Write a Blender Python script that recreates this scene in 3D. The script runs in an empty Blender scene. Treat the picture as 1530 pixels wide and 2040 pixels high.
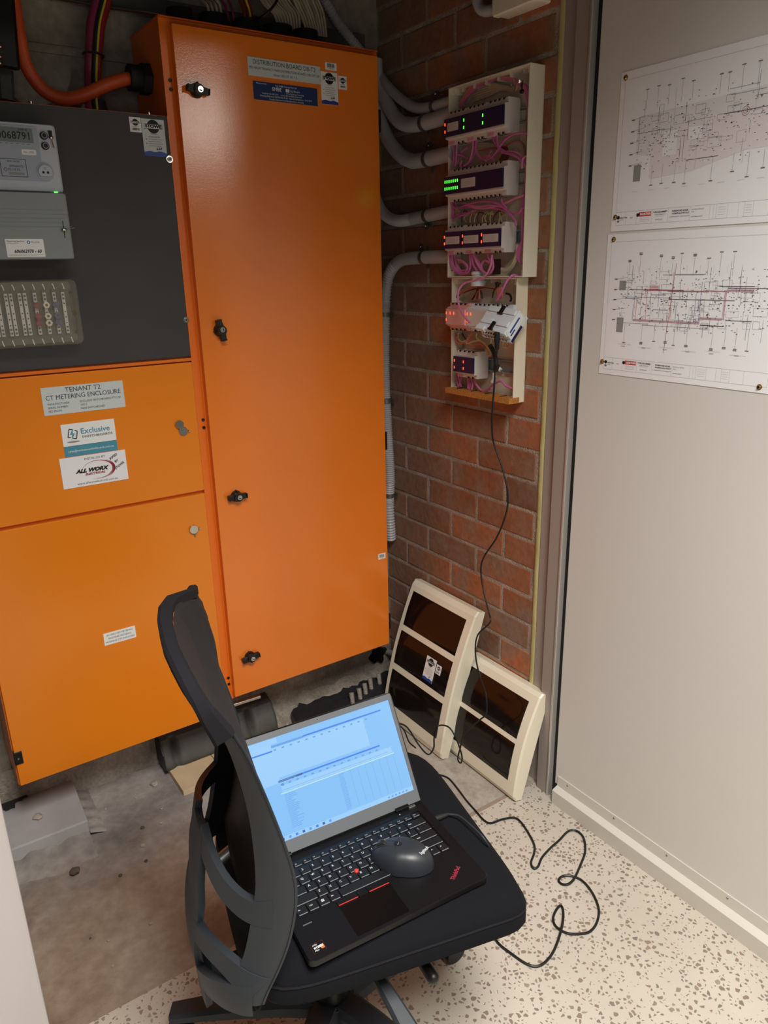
import bpy, bmesh, math, random
from mathutils import Matrix, Vector
random.seed(7)
SC = bpy.context.scene
COL = SC.collection
# ---------------------------------------------------------------- camera
YAW, PITCH, ROLL, FPX = 0.59657585, 0.31695998, -0.0215662, 1482.2161
H = 1.5
def cam_axes():
    cy, sy, cp, sp = math.cos(YAW), math.sin(YAW), math.cos(PITCH), math.sin(PITCH)
    f = Vector((sy*cp, cy*cp, -sp)); r = Vector((cy, -sy, 0)); u = r.cross(f)
    c, s = math.cos(ROLL), math.sin(ROLL)
    return r*c+u*s, u*c-r*s, f
CR, CU, CF = cam_axes()
cam = bpy.data.cameras.new('camera'); camo = bpy.data.objects.new('camera', cam); COL.objects.link(camo)
cam.sensor_fit = 'HORIZONTAL'; cam.sensor_width = 36; cam.lens = FPX*36/1530; cam.clip_start = 0.02
mw = Matrix((CR, CU, -CF)).transposed().to_4x4(); mw.translation = (0, 0, H); camo.matrix_world = mw
SC.camera = camo
# ---------------------------------------------------------------- world, lights, exposure
w = bpy.data.worlds.new('world'); SC.world = w; w.use_nodes = True
w.node_tree.nodes['Background'].inputs[0].default_value = (0.80, 0.90, 1.0, 1)
w.node_tree.nodes['Background'].inputs[1].default_value = 0.22
SC.view_settings.view_transform = 'Standard'; SC.view_settings.look = 'None'
SC.view_settings.exposure = 0.72; SC.view_settings.gamma = 1; SC.view_settings.use_curve_mapping = False
def area(name, loc, sx, sy, power, col, spread=170, rot=(0, 0, 0)):
    l = bpy.data.lights.new(name, 'AREA'); l.shape = 'RECTANGLE'; l.size = sx; l.size_y = sy
    l.energy = power; l.color = col; l.spread = math.radians(spread)
    o = bpy.data.objects.new(name, l); COL.objects.link(o); o.location = loc; o.rotation_euler = rot
    return o
WARM = (1.0, 0.965, 0.915)
area('ceiling_panel_light', (0.35, -0.35, 2.67), 0.8, 1.0, 48, WARM, 128)
pl = bpy.data.lights.new('bulkhead_lamp', 'POINT'); pl.energy = 20; pl.color = (1, .93, .84); pl.shadow_soft_size = .10
po = bpy.data.objects.new('bulkhead_lamp', pl); COL.objects.link(po); po.location = (2.56, -2.47, 2.62)
area('fill_light', (-0.9, -2.2, 1.20), 1.6, 1.2, 3, (0.90, 0.95, 1.0), 170, (math.radians(90), 0, math.radians(-25)))  # weak cool fill added behind the camera; no window stands there
# ---------------------------------------------------------------- points from the photograph on real planes
def ray(x, y): return CR*((x-765)/FPX) + CU*(-(y-1020)/FPX) + CF
def PX(x, y, X): d = ray(x, y); t = X/d.x; return Vector((X, d.y*t, d.z*t+H))
def PY(x, y, Y): d = ray(x, y); t = Y/d.y; return Vector((d.x*t, Y, d.z*t+H))
def PZ(x, y, Z): d = ray(x, y); t = (Z-H)/d.z; return Vector((d.x*t, d.y*t, Z))
# ---------------------------------------------------------------- materials
def s2l(c):
    return tuple(((v/255)/12.92 if v/255 <= .04045 else ((v/255+.055)/1.055)**2.4) for v in c)
def mat(name, rgb, rough=.5, metal=0., spec=.5, coat=0., emis=None, estr=0., noise=None, bump=None, trans=0., alpha=1.):
    """rgb in 0-255; noise=(scale, amount, detail); bump=(scale, strength, distance)"""
    m = bpy.data.materials.new(name); m.use_nodes = True; nt = m.node_tree; b = nt.nodes['Principled BSDF']
    c = s2l(rgb)+(1,)
    b.inputs['Base Color'].default_value = c; b.inputs['Roughness'].default_value = rough
    b.inputs['Metallic'].default_value = metal; b.inputs['Specular IOR Level'].default_value = spec
    b.inputs['Coat Weight'].default_value = coat; b.inputs['Coat Roughness'].default_value = .12
    b.inputs['Transmission Weight'].default_value = trans; b.inputs['Alpha'].default_value = alpha
    if emis: b.inputs['Emission Color'].default_value = s2l(emis)+(1,); b.inputs['Emission Strength'].default_value = estr
    tc = nt.nodes.new('ShaderNodeTexCoord')
    if noise:
        n = nt.nodes.new('ShaderNodeTexNoise'); n.inputs['Scale'].default_value = noise[0]; n.inputs['Detail'].default_value = noise[2] if len(noise) > 2 else 4
        nt.links.new(tc.outputs['Object'], n.inputs['Vector'])
        r = nt.nodes.new('ShaderNodeValToRGB'); r.color_ramp.elements[0].position = .32; r.color_ramp.elements[1].position = .68
        a = noise[1]
        r.color_ramp.elements[0].color = tuple(max(0, v*(1-a)) for v in c[:3])+(1,)
        r.color_ramp.elements[1].color = tuple(min(1, v*(1+a)) for v in c[:3])+(1,)
        nt.links.new(n.outputs['Fac'], r.inputs['Fac']); nt.links.new(r.outputs['Color'], b.inputs['Base Color'])
    if bump:
        n = nt.nodes.new('ShaderNodeTexNoise'); n.inputs['Scale'].default_value = bump[0]; n.inputs['Detail'].default_value = 3
        nt.links.new(tc.outputs['Object'], n.inputs['Vector'])
        bp = nt.nodes.new('ShaderNodeBump'); bp.inputs['Strength'].default_value = bump[1]; bp.inputs['Distance'].default_value = bump[2]
        nt.links.new(n.outputs['Fac'], bp.inputs['Height']); nt.links.new(bp.outputs['Normal'], b.inputs['Normal'])
    return m
M = {}
def D(k, *a, **kw): M[k] = mat(k, *a, **kw)
D('orange_left', (236, 132, 20), .27, spec=.6, bump=(420, .12, .001), noise=(2.2, .03))
D('orange', (240, 128, 38), .19, spec=.7, bump=(420, .12, .001), noise=(2.2, .03))
D('orange_side', (232, 116, 28), .38, bump=(420, .1, .001))
D('orange_trim', (214, 92, 16), .4)
D('black_panel', (58, 57, 57), .55, noise=(9, .10), bump=(300, .06, .001))
D('black', (16, 16, 17), .45); D('rubber', (22, 22, 23), .7)
D('gloss_black', (12, 12, 13), .2)
D('charcoal', (36, 41, 47), .55, bump=(900, .12, .0005))
D('fabric', (19, 20, 24), .95, spec=.15, bump=(1400, .5, .0006))
D('fabric_edge', (26, 25, 29), .9, spec=.2, bump=(1300, .4, .0006))
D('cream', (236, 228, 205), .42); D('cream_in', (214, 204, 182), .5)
D('white_plastic', (226, 230, 232), .4); D('mod_white', (222, 214, 208), .45)
D('white', (236, 238, 236), .6); D('paper', (238, 238, 240), .38, noise=(5, .015)); D('label_grey', (205, 214, 212), .5)
D('ink', (22, 22, 24), .6); D('ink_grey', (110, 108, 110), .6); D('ink_light', (176, 174, 175), .6)
D('ink_red', (190, 60, 66), .6); D('ink_blue', (86, 92, 150), .6); D('shade_grey', (146, 144, 143), .6); D('shade_light', (224, 222, 223), .5); D('shade_pink', (227, 220, 222), .5)
D('navy', (26, 26, 72), .32); D('blue_plate', (32, 56, 104), .35); D('blue', (34, 66, 160), .4); D('teal', (74, 146, 168), .45); D('red', (196, 40, 44), .45); D('dark_red', (150, 36, 58), .5)
D('chrome', (205, 203, 198), .18, metal=1); D('steel', (150, 150, 148), .4, metal=1); D('dull_steel', (128, 127, 124), .5, metal=.8)
D('brass', (168, 140, 84), .3, metal=1); D('zinc', (142, 152, 152), .5, metal=.4)
D('conduit', (176, 176, 178), .5); D('conduit_smooth', (184, 184, 186), .42)
D('orange_cable', (206, 84, 38), .45); D('purple_cable', (140, 46, 84), .45); D('green_cable', (28, 46, 22), .5); D('yellow_cable', (214, 190, 60), .45); D('red_cable', (150, 34, 40), .45)
D('pink_wire', (206, 108, 170), .4); D('pink_wire2', (220, 130, 172), .4); D('salmon_wire', (206, 122, 104), .45); D('cream_wire', (214, 196, 140), .5); D('beige_cable', (196, 184, 158), .5); D('brown_wire', (92, 54, 36), .5); D('white_wire', (214, 208, 196), .5)
D('led_green', (60, 255, 60), .4, emis=(70, 255, 60), estr=2.4); D('led_red', (255, 70, 40), .4, emis=(255, 60, 30), estr=2.6)
D('pink_glow', (236, 176, 168), .5); D('pink_label', (226, 148, 174), .5)
D('smoked', (30, 20, 16), .12, spec=.6, coat=.6, noise=(3, .25))
D('meter_grey', (188, 195, 206), .4); D('meter_dark', (132, 140, 142), .5); D('block_base', (98, 94, 82), .6); D('meter_cover', (138, 146, 143), .5)
D('lcd', (122, 136, 130), .25); D('meter_inset', (164, 172, 186), .45)
D('panel', (213, 209, 203), .42, noise=(1.2, .02)); D('rail', (206, 201, 190), .38); D('bright_rail', (226, 222, 214), .25)
D('post', (160, 148, 140), .5); D('post_strip', (196, 190, 184), .3, metal=.5); D('foam', (196, 186, 128), .8, bump=(60, .5, .004))
D('white_wall', (196, 189, 186), .6); D('room_wall', (120, 116, 110), .7)
D('laptop', (11, 10, 12), .45, spec=.35); D('laptop_key', (20, 20, 22), .45); D('bezel', (94, 97, 101), .45); D('key_edge', (120, 124, 128), .4)
D('mouse', (42, 45, 50), .42, bump=(1200, .05, .0003)); D('mouse_btn', (28, 30, 33), .35)
D('trackred', (206, 52, 44), .5)
D('cork', (186, 124, 56), .8, noise=(260, .35), bump=(300, .5, .001))
D('tray_grey', (78, 80, 76), .6, noise=(14, .2)); D('plywood', (208, 186, 150), .7, noise=(14, .08)); D('black_seal', (10, 9, 9), .6)
D('copper', (170, 100, 60), .4, metal=.8); D('bitumen', (40, 40, 44), .55, noise=(18, .3), bump=(40, .5, .004))
D('pale_paint', (176, 172, 172), .8, noise=(10, .08)); D('dark_rubble', (92, 80, 70), .9, noise=(40, .2)); D('rubble', (170, 160, 148), .9, noise=(30, .15))
D('white_seal_wall', (226, 222, 218), .6)
D('screen', (30, 40, 60), .3, emis=(140, 202, 255), estr=.52); D('scr_white', (30, 40, 60), .3, emis=(160, 212, 255), estr=.54)
D('scr_blue', (30, 40, 60), .3, emis=(62, 124, 226), estr=.6); D('scr_line', (30, 40, 60), .3, emis=(100, 160, 226), estr=.56); D('scr_yellow', (30, 40, 60), .3, emis=(190, 224, 214), estr=.64); D('scr_dark', (30, 40, 60), .3, emis=(60, 96, 170), estr=.5)
D('key_blue', (60, 80, 255), .4, emis=(40, 60, 255), estr=3); D('legend', (190, 192, 194), .5)
D('sticker_orange', (226, 132, 84), .35, metal=.3)
def glassy(name, rgb, alpha, rough=.15):
    m = bpy.data.materials.new(name); m.use_nodes = True; nt = m.node_tree; b = nt.nodes['Principled BSDF']
    t = nt.nodes.new('ShaderNodeBsdfTransparent'); mx = nt.nodes.new('ShaderNodeMixShader'); o = nt.nodes['Material Output']
    b.inputs['Base Color'].default_value = s2l(rgb)+(1,); b.inputs['Roughness'].default_value = rough
    mx.inputs[0].default_value = alpha; nt.links.new(t.outputs[0], mx.inputs[1]); nt.links.new(b.outputs[0], mx.inputs[2]); nt.links.new(mx.outputs[0], o.inputs[0])
    M[name] = m
glassy('clear_cover', (196, 190, 172), .20, .15)
glassy('clear_film', (205, 205, 198), .10, .1)
glassy('mesh_net', (16, 13, 14), .985, .9)
glassy('smoked_flap', (24, 16, 13), .95, .10)
# ---------------------------------------------------------------- mesh builder
I4 = Matrix.Identity(4)
def frame(o, x, y):
    x = Vector(x).normalized(); y = Vector(y); y = (y-x*y.dot(x)).normalized(); z = x.cross(y)
    m = Matrix((x, y, z)).transposed().to_4x4(); m.translation = Vector(o); return m
def FACE_Y(x, y, z): return frame((x, y, z), (1, 0, 0), (0, 0, 1))      # faces -y, local x right, y up, z towards the room
def FACE_X(x, y, z): return frame((x, y, z), (0, -1, 0), (0, 0, 1))     # faces -x
class MB:
    def __init__(s, T=None): s.v = []; s.f = []; s.m = []; s.sm = []; s.mats = []; s.T = T or I4
    def mi(s, k):
        if k not in s.mats: s.mats.append(k)
        return s.mats.index(k)
    def add(s, vs, fs, k, smooth=False, T=None):
        T = s.T if T is None else T; o = len(s.v); i = s.mi(k)
        s.v += [T @ Vector(p) for p in vs]
        for f in fs: s.f.append([o+j for j in f]); s.m.append(i); s.sm.append(smooth)
        return s
    def box(s, a, b, k, T=None):
        x0, x1 = sorted((a[0], b[0])); y0, y1 = sorted((a[1], b[1])); z0, z1 = sorted((a[2], b[2]))
        vs = [(x0,y0,z0),(x1,y0,z0),(x1,y1,z0),(x0,y1,z0),(x0,y0,z1),(x1,y0,z1),(x1,y1,z1),(x0,y1,z1)]
        return s.add(vs, [(0,3,2,1),(4,5,6,7),(0,1,5,4),(1,2,6,5),(2,3,7,6),(3,0,4,7)], k, T=T)
    def rbox(s, a, b, k, r=.004, n=3, T=None, cap_inset=0):
        """box with rounded corners in its local x-y outline"""
        x0, x1 = sorted((a[0], b[0])); y0, y1 = sorted((a[1], b[1])); pts = []
        for cx, cy, a0 in ((x1-r, y1-r, 0), (x0+r, y1-r, 90), (x0+r, y0+r, 180), (x1-r, y0+r, 270)):
            for i in range(n+1):
                t = math.radians(a0+90*i/n); pts.append((cx+r*math.cos(t), cy+r*math.sin(t)))
        return s.prism(pts, a[2], b[2], k, T=T, inset=cap_inset)
    def prism(s, pts, z0, z1, k, T=None, smooth=False, inset=0):
        n = len(pts); z0, z1 = min(z0, z1), max(z0, z1)
        ar = sum(pts[i][0]*pts[(i+1) % n][1]-pts[(i+1) % n][0]*pts[i][1] for i in range(n))
        if ar < 0: pts = pts[::-1]
        cx = sum(p[0] for p in pts)/n; cy = sum(p[1] for p in pts)/n
        if inset:
            zb = z1-inset; top = []
            for p in pts:
                d = math.hypot(p[0]-cx, p[1]-cy) or 1; top.append((p[0]-(p[0]-cx)/d*inset, p[1]-(p[1]-cy)/d*inset))
            vs = [(p[0], p[1], z0) for p in pts]+[(p[0], p[1], zb) for p in pts]+[(p[0], p[1], z1) for p in top]
            fs = [tuple(range(n))[::-1], tuple(range(2*n, 3*n))]+[(i, (i+1) % n, n+(i+1) % n, n+i) for i in range(n)]+[(n+i, n+(i+1) % n, 2*n+(i+1) % n, 2*n+i) for i in range(n)]
        else:
            vs = [(p[0], p[1], z0) for p in pts]+[(p[0], p[1], z1) for p in pts]
            fs = [tuple(range(n))[::-1], tuple(range(n, 2*n))]+[(i, (i+1) % n, n+(i+1) % n, n+i) for i in range(n)]
        return s.add(vs, fs, k, smooth, T)
    def cyl(s, c, r, z0, z1, k, n=20, T=None, r2=None, smooth=True):
        r2 = r if r2 is None else r2; vs = []
        for z, rr in ((z0, r), (z1, r2)): vs += [(c[0]+rr*math.cos(2*math.pi*i/n), c[1]+rr*math.sin(2*math.pi*i/n), z) for i in range(n)]
        s.add(vs, [(i, (i+1) % n, n+(i+1) % n, n+i) for i in range(n)], k, smooth, T)
        return s.add(vs, [tuple(range(n))[::-1], tuple(range(n, 2*n))], k, False, T)
    def rod(s, p, q, r, k, n=14, T=None, r2=None):
        p = Vector(p); q = Vector(q); d = q-p; x = d.orthogonal().normalized(); y = d.normalized().cross(x)
        m = Matrix((x, y, d.normalized())).transposed().to_4x4(); m.translation = p
        return s.cyl((0, 0), r, 0, d.length, k, n, T=(s.T if T is None else T) @ m, r2=r2)
    def tube(s, path, r, k, n=8, T=None, caps=True, rib=None):
        P = [Vector(p) for p in path]; N = len(P); vs = []; x = None
        for i, p in enumerate(P):
            t = (P[min(i+1, N-1)]-P[max(i-1, 0)]).normalized()
            x = t.orthogonal().normalized() if x is None else (x-t*x.dot(t)).normalized()
            y = t.cross(x); rr = r[i] if isinstance(r, (list, tuple)) else r
            vs += [p+x*(rr*math.cos(2*math.pi*j/n))+y*(rr*math.sin(2*math.pi*j/n)) for j in range(n)]
        fs = [(i*n+j, i*n+(j+1) % n, (i+1)*n+(j+1) % n, (i+1)*n+j) for i in range(N-1) for j in range(n)]
        s.add(vs, fs, k, True, T)
        if caps: s.add(vs[:n], [tuple(range(n))[::-1]], k, False, T); s.add(vs[-n:], [tuple(range(n))], k, False, T)
        return s
    def ribbon(s, path, w, t, k, wdir, T=None):
        """rectangular bar swept along path; w = width along wdir (projected), t = thickness; w may be a list"""
        P = [Vector(p) for p in path]; N = len(P); vs = []
        for i, p in enumerate(P):
            tg = (P[min(i+1, N-1)]-P[max(i-1, 0)]).normalized(); wd = wdir[i] if isinstance(wdir, list) else wdir
            a = Vector(wd); a = (a-tg*a.dot(tg)).normalized(); b = tg.cross(a)
            ww = (w[i] if isinstance(w, list) else w)/2; tt = (t[i] if isinstance(t, list) else t)/2; c = min(ww, tt)*.45
            for x, y in ((ww-c, tt), (-ww+c, tt), (-ww, tt-c), (-ww, -tt+c), (-ww+c, -tt), (ww-c, -tt), (ww, -tt+c), (ww, tt-c)): vs.append(p+a*x+b*y)
        n = 8
        fs = [(i*n+j, i*n+(j+1) % n, (i+1)*n+(j+1) % n, (i+1)*n+j) for i in range(N-1) for j in range(n)]
        fs += [tuple(range(n))[::-1], tuple((N-1)*n+j for j in range(n))]
        return s.add(vs, fs, k, True, T)
    def grid(s, fn, nu, nv, k, smooth=True, T=None):
        vs = [fn(i/nu, j/nv) for j in range(nv+1) for i in range(nu+1)]
        fs = [(j*(nu+1)+i, j*(nu+1)+i+1, (j+1)*(nu+1)+i+1, (j+1)*(nu+1)+i) for j in range(nv) for i in range(nu)]
        return s.add(vs, fs, k, smooth, T)
    def text(s, txt, x, y, size, k, z=.0004, align='LEFT', T=None, sx=1., bold=0., shear=0., rot=0.):
        c = bpy.data.curves.new('t', 'FONT'); c.body = txt; c.size = size; c.align_x = align; c.align_y = 'CENTER'; c.shear = shear
        c.resolution_u = 2; c.offset = bold; c.extrude = 0
        o = bpy.data.objects.new('t', c); me = o.to_mesh()
        R = Matrix.Translation((x, y, z)) @ Matrix.Rotation(rot, 4, 'Z')
        vs = [R @ Vector((v.co.x*sx, v.co.y, 0)) for v in me.vertices]; fs = [tuple(p.vertices) for p in me.polygons]
        # keep lettering facing local +z
        fix = []
        for f in fs:
            a, b, d = vs[f[0]], vs[f[1]], vs[f[2]]
            fix.append(f if (b-a).cross(d-a).z >= 0 else f[::-1])
        s.add(vs, fix, k, False, T); o.to_mesh_clear(); bpy.data.objects.remove(o); bpy.data.curves.remove(c)
        return s
    def rect(s, x0, y0, x1, y1, k, z=.0002, T=None):
        return s.add([(x0,y0,z),(x1,y0,z),(x1,y1,z),(x0,y1,z)], [(0,1,2,3)], k, False, T)
    def line(s, p, q, w, k, z=.0002, T=None):
        dx, dy = q[0]-p[0], q[1]-p[1]; l = math.hypot(dx, dy) or 1; nx, ny = -dy/l*w/2, dx/l*w/2
        return s.add([(p[0]-nx,p[1]-ny,z),(q[0]-nx,q[1]-ny,z),(q[0]+nx,q[1]+ny,z),(p[0]+nx,p[1]+ny,z)], [(0,1,2,3)], k, False, T)
    def disc(s, c, r, k, z=.0002, n=20, T=None, r0=None, a0=0, a1=360, ry=None):
        ry = ry or r
        if r0 is None: return s.add([(c[0]+r*math.cos(2*math.pi*i/n), c[1]+ry*math.sin(2*math.pi*i/n), z) for i in range(n)], [tuple(range(n))], k, False, T)
        vs = []
        for i in range(n+1):
            t = math.radians(a0+(a1-a0)*i/n); q = r0/r
            vs += [(c[0]+r*math.cos(t), c[1]+ry*math.sin(t), z), (c[0]+r*q*math.cos(t), c[1]+ry*q*math.sin(t), z)]
        return s.add(vs, [(2*i, 2*i+2, 2*i+3, 2*i+1) for i in range(n)], k, False, T)
    def ball(s, c, r, k, n=12, T=None, sc=(1, 1, 1)):
        def fn(a, b):
            t = 2*math.pi*a; p = math.pi*(b-.5)
            return (c[0]+r*sc[0]*math.cos(t)*math.cos(p), c[1]+r*sc[1]*math.sin(t)*math.cos(p), c[2]+r*sc[2]*math.sin(p))
        return s.grid(fn, n, n//2+1, k, True, T)
    def build(s, name, parent=None, bevel=0., seg=2, sub=0, kind=None, solid=0., label=None):
        me = bpy.data.meshes.new(name); o = bpy.data.objects.new(name, me); COL.objects.link(o)
        base = Vector((0, 0, 0))
        if parent is not None: o.parent = parent; base = ORG[parent.name]; ORG[o.name] = base
        else:
            n = len(s.v); c = Vector((sum(p.x for p in s.v)/n, sum(p.y for p in s.v)/n, min(p.z for p in s.v))); base = c; o.location = c; ORG[o.name] = base
        me.from_pydata([p-base for p in s.v], [], s.f)
        for k in s.mats: me.materials.append(M[k])
        me.polygons.foreach_set('material_index', s.m); me.polygons.foreach_set('use_smooth', s.sm); me.update()
        if any(s.sm): me.set_sharp_from_angle(angle=math.radians(38))
        if solid: q = o.modifiers.new('solid', 'SOLIDIFY'); q.thickness = solid; q.offset = 0
        if bevel: q = o.modifiers.new('bevel', 'BEVEL'); q.width = bevel; q.segments = seg; q.limit_method = 'ANGLE'; q.angle_limit = math.radians(40); q.harden_normals = False
        if sub: q = o.modifiers.new('sub', 'SUBSURF'); q.levels = sub; q.render_levels = sub
        if kind: o['kind'] = kind
        if label: o['label'] = label
        return o
ORG = {}
def thing(name, label, cat, loc, group=None):
    o = bpy.data.objects.new(name, None); COL.objects.link(o); o.location = loc; o.empty_display_size = .05
    ORG[o.name] = Vector(loc); o['label'] = label; o['category'] = cat
    if group: o['group'] = group
    return o
def tag(o, label, cat, group=None):
    o['label'] = label; o['category'] = cat
    if group: o['group'] = group
    return o
def spline(pts, n=8):
    P = [Vector(p) for p in pts]; P = [P[0]*2-P[1]]+P+[P[-1]*2-P[-2]]; out = []
    for i in range(1, len(P)-2):
        a, b, c, d = P[i-1:i+3]
        for j in range(n):
            t = j/n; out.append(.5*((2*b)+(c-a)*t+(2*a-5*b+4*c-d)*t*t+(-a+3*b-3*c+d)*t**3))
    return out+[P[-2]]
# ================================================================ the setting
XB = 1.443; YB = 2.11; YN = 1.32; ZC = 2.7
def floor_mats():
    # terrazzo: pale matrix with angular grey chips
    m = bpy.data.materials.new('terrazzo'); m.use_nodes = True; nt = m.node_tree; N = nt.nodes.new; Lk = nt.links.new; b = nt.nodes['Principled BSDF']
    tc = N('ShaderNodeTexCoord'); nz = N('ShaderNodeTexNoise'); nz.inputs['Scale'].default_value = 90
    mixv = N('ShaderNodeMixRGB'); mixv.inputs[0].default_value = .006; Lk(tc.outputs['Object'], nz.inputs['Vector']); Lk(tc.outputs['Object'], mixv.inputs[1]); Lk(nz.outputs['Color'], mixv.inputs[2])
    v = N('ShaderNodeTexVoronoi'); v.feature = 'F1'; v.inputs['Scale'].default_value = 96; v.inputs['Randomness'].default_value = 1; Lk(mixv.outputs[0], v.inputs['Vector'])
    e = N('ShaderNodeTexVoronoi'); e.feature = 'DISTANCE_TO_EDGE'; e.inputs['Scale'].default_value = 96; e.inputs['Randomness'].default_value = 1; Lk(mixv.outputs[0], e.inputs['Vector'])
    sep = N('ShaderNodeSeparateColor'); Lk(v.outputs['Color'], sep.inputs[0])
    # chip where random > .45 and distance to edge > threshold(random)
    mr = N('ShaderNodeMapRange'); Lk(sep.outputs[1], mr.inputs[0]); mr.inputs[3].default_value = .11; mr.inputs[4].default_value = .36
    gt = N('ShaderNodeMath'); gt.operation = 'GREATER_THAN'; Lk(e.outputs[0], gt.inputs[0]); Lk(mr.outputs[0], gt.inputs[1])
    g2 = N('ShaderNodeMath'); g2.operation = 'GREATER_THAN'; Lk(sep.outputs[0], g2.inputs[0]); g2.inputs[1].default_value = .24
    mu = N('ShaderNodeMath'); mu.operation = 'MULTIPLY'; Lk(gt.outputs[0], mu.inputs[0]); Lk(g2.outputs[0], mu.inputs[1])
    cr = N('ShaderNodeValToRGB'); Lk(sep.outputs[2], cr.inputs[0]); cr.color_ramp.elements[0].color = s2l((122, 117, 108))+(1,); cr.color_ramp.elements[1].color = s2l((150, 143, 131))+(1,)
    el = cr.color_ramp.elements.new(.9); el.color = s2l((140, 122, 106))+(1,)
    n2 = N('ShaderNodeTexNoise'); n2.inputs['Scale'].default_value = 3; n2.inputs['Detail'].default_value = 6; Lk(tc.outputs['Object'], n2.inputs['Vector'])
    bc = N('ShaderNodeValToRGB'); Lk(n2.outputs['Fac'], bc.inputs[0]); bc.color_ramp.elements[0].position = .35; bc.color_ramp.elements[0].color = s2l((186, 178, 164))+(1,); bc.color_ramp.elements[1].position = .65; bc.color_ramp.elements[1].color = s2l((198, 190, 176))+(1,)
    mx = N('ShaderNodeMixRGB'); Lk(mu.outputs[0], mx.inputs[0]); Lk(bc.outputs[0], mx.inputs[1]); Lk(cr.outputs[0], mx.inputs[2]); Lk(mx.outputs[0], b.inputs['Base Color'])
    b.inputs['Roughness'].default_value = .38
    M['terrazzo'] = m
    def concrete(name, c1, c2, c3, sc=2.5, bstr=.5, rough=.85):
        m = bpy.data.materials.new(name); m.use_nodes = True; nt = m.node_tree; N = nt.nodes.new; Lk = nt.links.new; b = nt.nodes['Principled BSDF']
        tc = N('ShaderNodeTexCoord'); n = N('ShaderNodeTexNoise'); n.inputs['Scale'].default_value = sc; n.inputs['Detail'].default_value = 9; n.inputs['Roughness'].default_value = .62; Lk(tc.outputs['Object'], n.inputs['Vector'])
        r = N('ShaderNodeValToRGB'); Lk(n.outputs['Fac'], r.inputs[0]); r.color_ramp.elements[0].position = .3; r.color_ramp.elements[0].color = s2l(c1)+(1,); r.color_ramp.elements[1].position = .7; r.color_ramp.elements[1].color = s2l(c3)+(1,); q = r.color_ramp.elements.new(.5); q.color = s2l(c2)+(1,)
        n2 = N('ShaderNodeTexNoise'); n2.inputs['Scale'].default_value = sc*16; n2.inputs['Detail'].default_value = 6; Lk(tc.outputs['Object'], n2.inputs['Vector'])
        mr = N('ShaderNodeMapRange'); Lk(n2.outputs['Fac'], mr.inputs[0]); mr.inputs[1].default_value = .3; mr.inputs[2].default_value = .7; mr.inputs[3].default_value = .86; mr.inputs[4].default_value = 1.1
        mu = N('ShaderNodeVectorMath'); mu.operation = 'SCALE'; Lk(r.outputs[0], mu.inputs[0]); Lk(mr.outputs[0], mu.inputs['Scale']); Lk(mu.outputs[0], b.inputs['Base Color'])
        bp = N('ShaderNodeBump'); bp.inputs['Strength'].default_value = bstr; bp.inputs['Distance'].default_value = .006; Lk(n2.outputs['Fac'], bp.inputs['Height']); Lk(bp.outputs[0], b.inputs['Normal']); b.inputs['Roughness'].default_value = rough
        M[name] = m
    concrete('concrete_floor', (112, 92, 76), (150, 132, 114), (176, 164, 148), 2.2, .45)
    nt = M['concrete_floor'].node_tree; b = nt.nodes['Principled BSDF']; src = b.inputs['Base Color'].links[0].from_socket
    geo = nt.nodes.new('ShaderNodeNewGeometry'); sx = nt.nodes.new('ShaderNodeSeparateXYZ'); nt.links.new(geo.outputs['Position'], sx.inputs[0]); nn = nt.nodes.new('ShaderNodeTexNoise'); nn.inputs['Scale'].default_value = 5; nt.links.new(geo.outputs['Position'], nn.inputs['Vector'])
    ad = nt.nodes.new('ShaderNodeMath'); ad.operation = 'MULTIPLY_ADD'; nt.links.new(nn.outputs['Fac'], ad.inputs[0]); ad.inputs[1].default_value = .45; nt.links.new(sx.outputs['Y'], ad.inputs[2])
    mr = nt.nodes.new('ShaderNodeMapRange'); nt.links.new(ad.outputs[0], mr.inputs[0]); mr.inputs[1].default_value = 1.86; mr.inputs[2].default_value = 2.06
    mx = nt.nodes.new('ShaderNodeMixRGB'); mx.blend_type = 'MIX'; nt.links.new(mr.outputs[0], mx.inputs[0]); nt.links.new(src, mx.inputs[1]); h = nt.nodes.new('ShaderNodeHueSaturation'); h.inputs['Saturation'].default_value = .35; h.inputs['Value'].default_value = 1.08; nt.links.new(src, h.inputs['Color']); nt.links.new(h.outputs[0], mx.inputs[2]); nt.links.new(mx.outputs[0], b.inputs['Base Color'])
    concrete('concrete_wall', (126, 118, 104), (152, 145, 130), (172, 166, 152), 3.0, .5)
    concrete('concrete_rough', (128, 120, 108), (160, 152, 140), (188, 180, 168), 7, .9)
    concrete('mortar', (144, 128, 114), (170, 154, 139), (190, 177, 164), 14, .9)
    concrete('light_screed', (150, 142, 130), (168, 160, 148), (182, 175, 164), 5, .2)
floor_mats()
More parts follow.
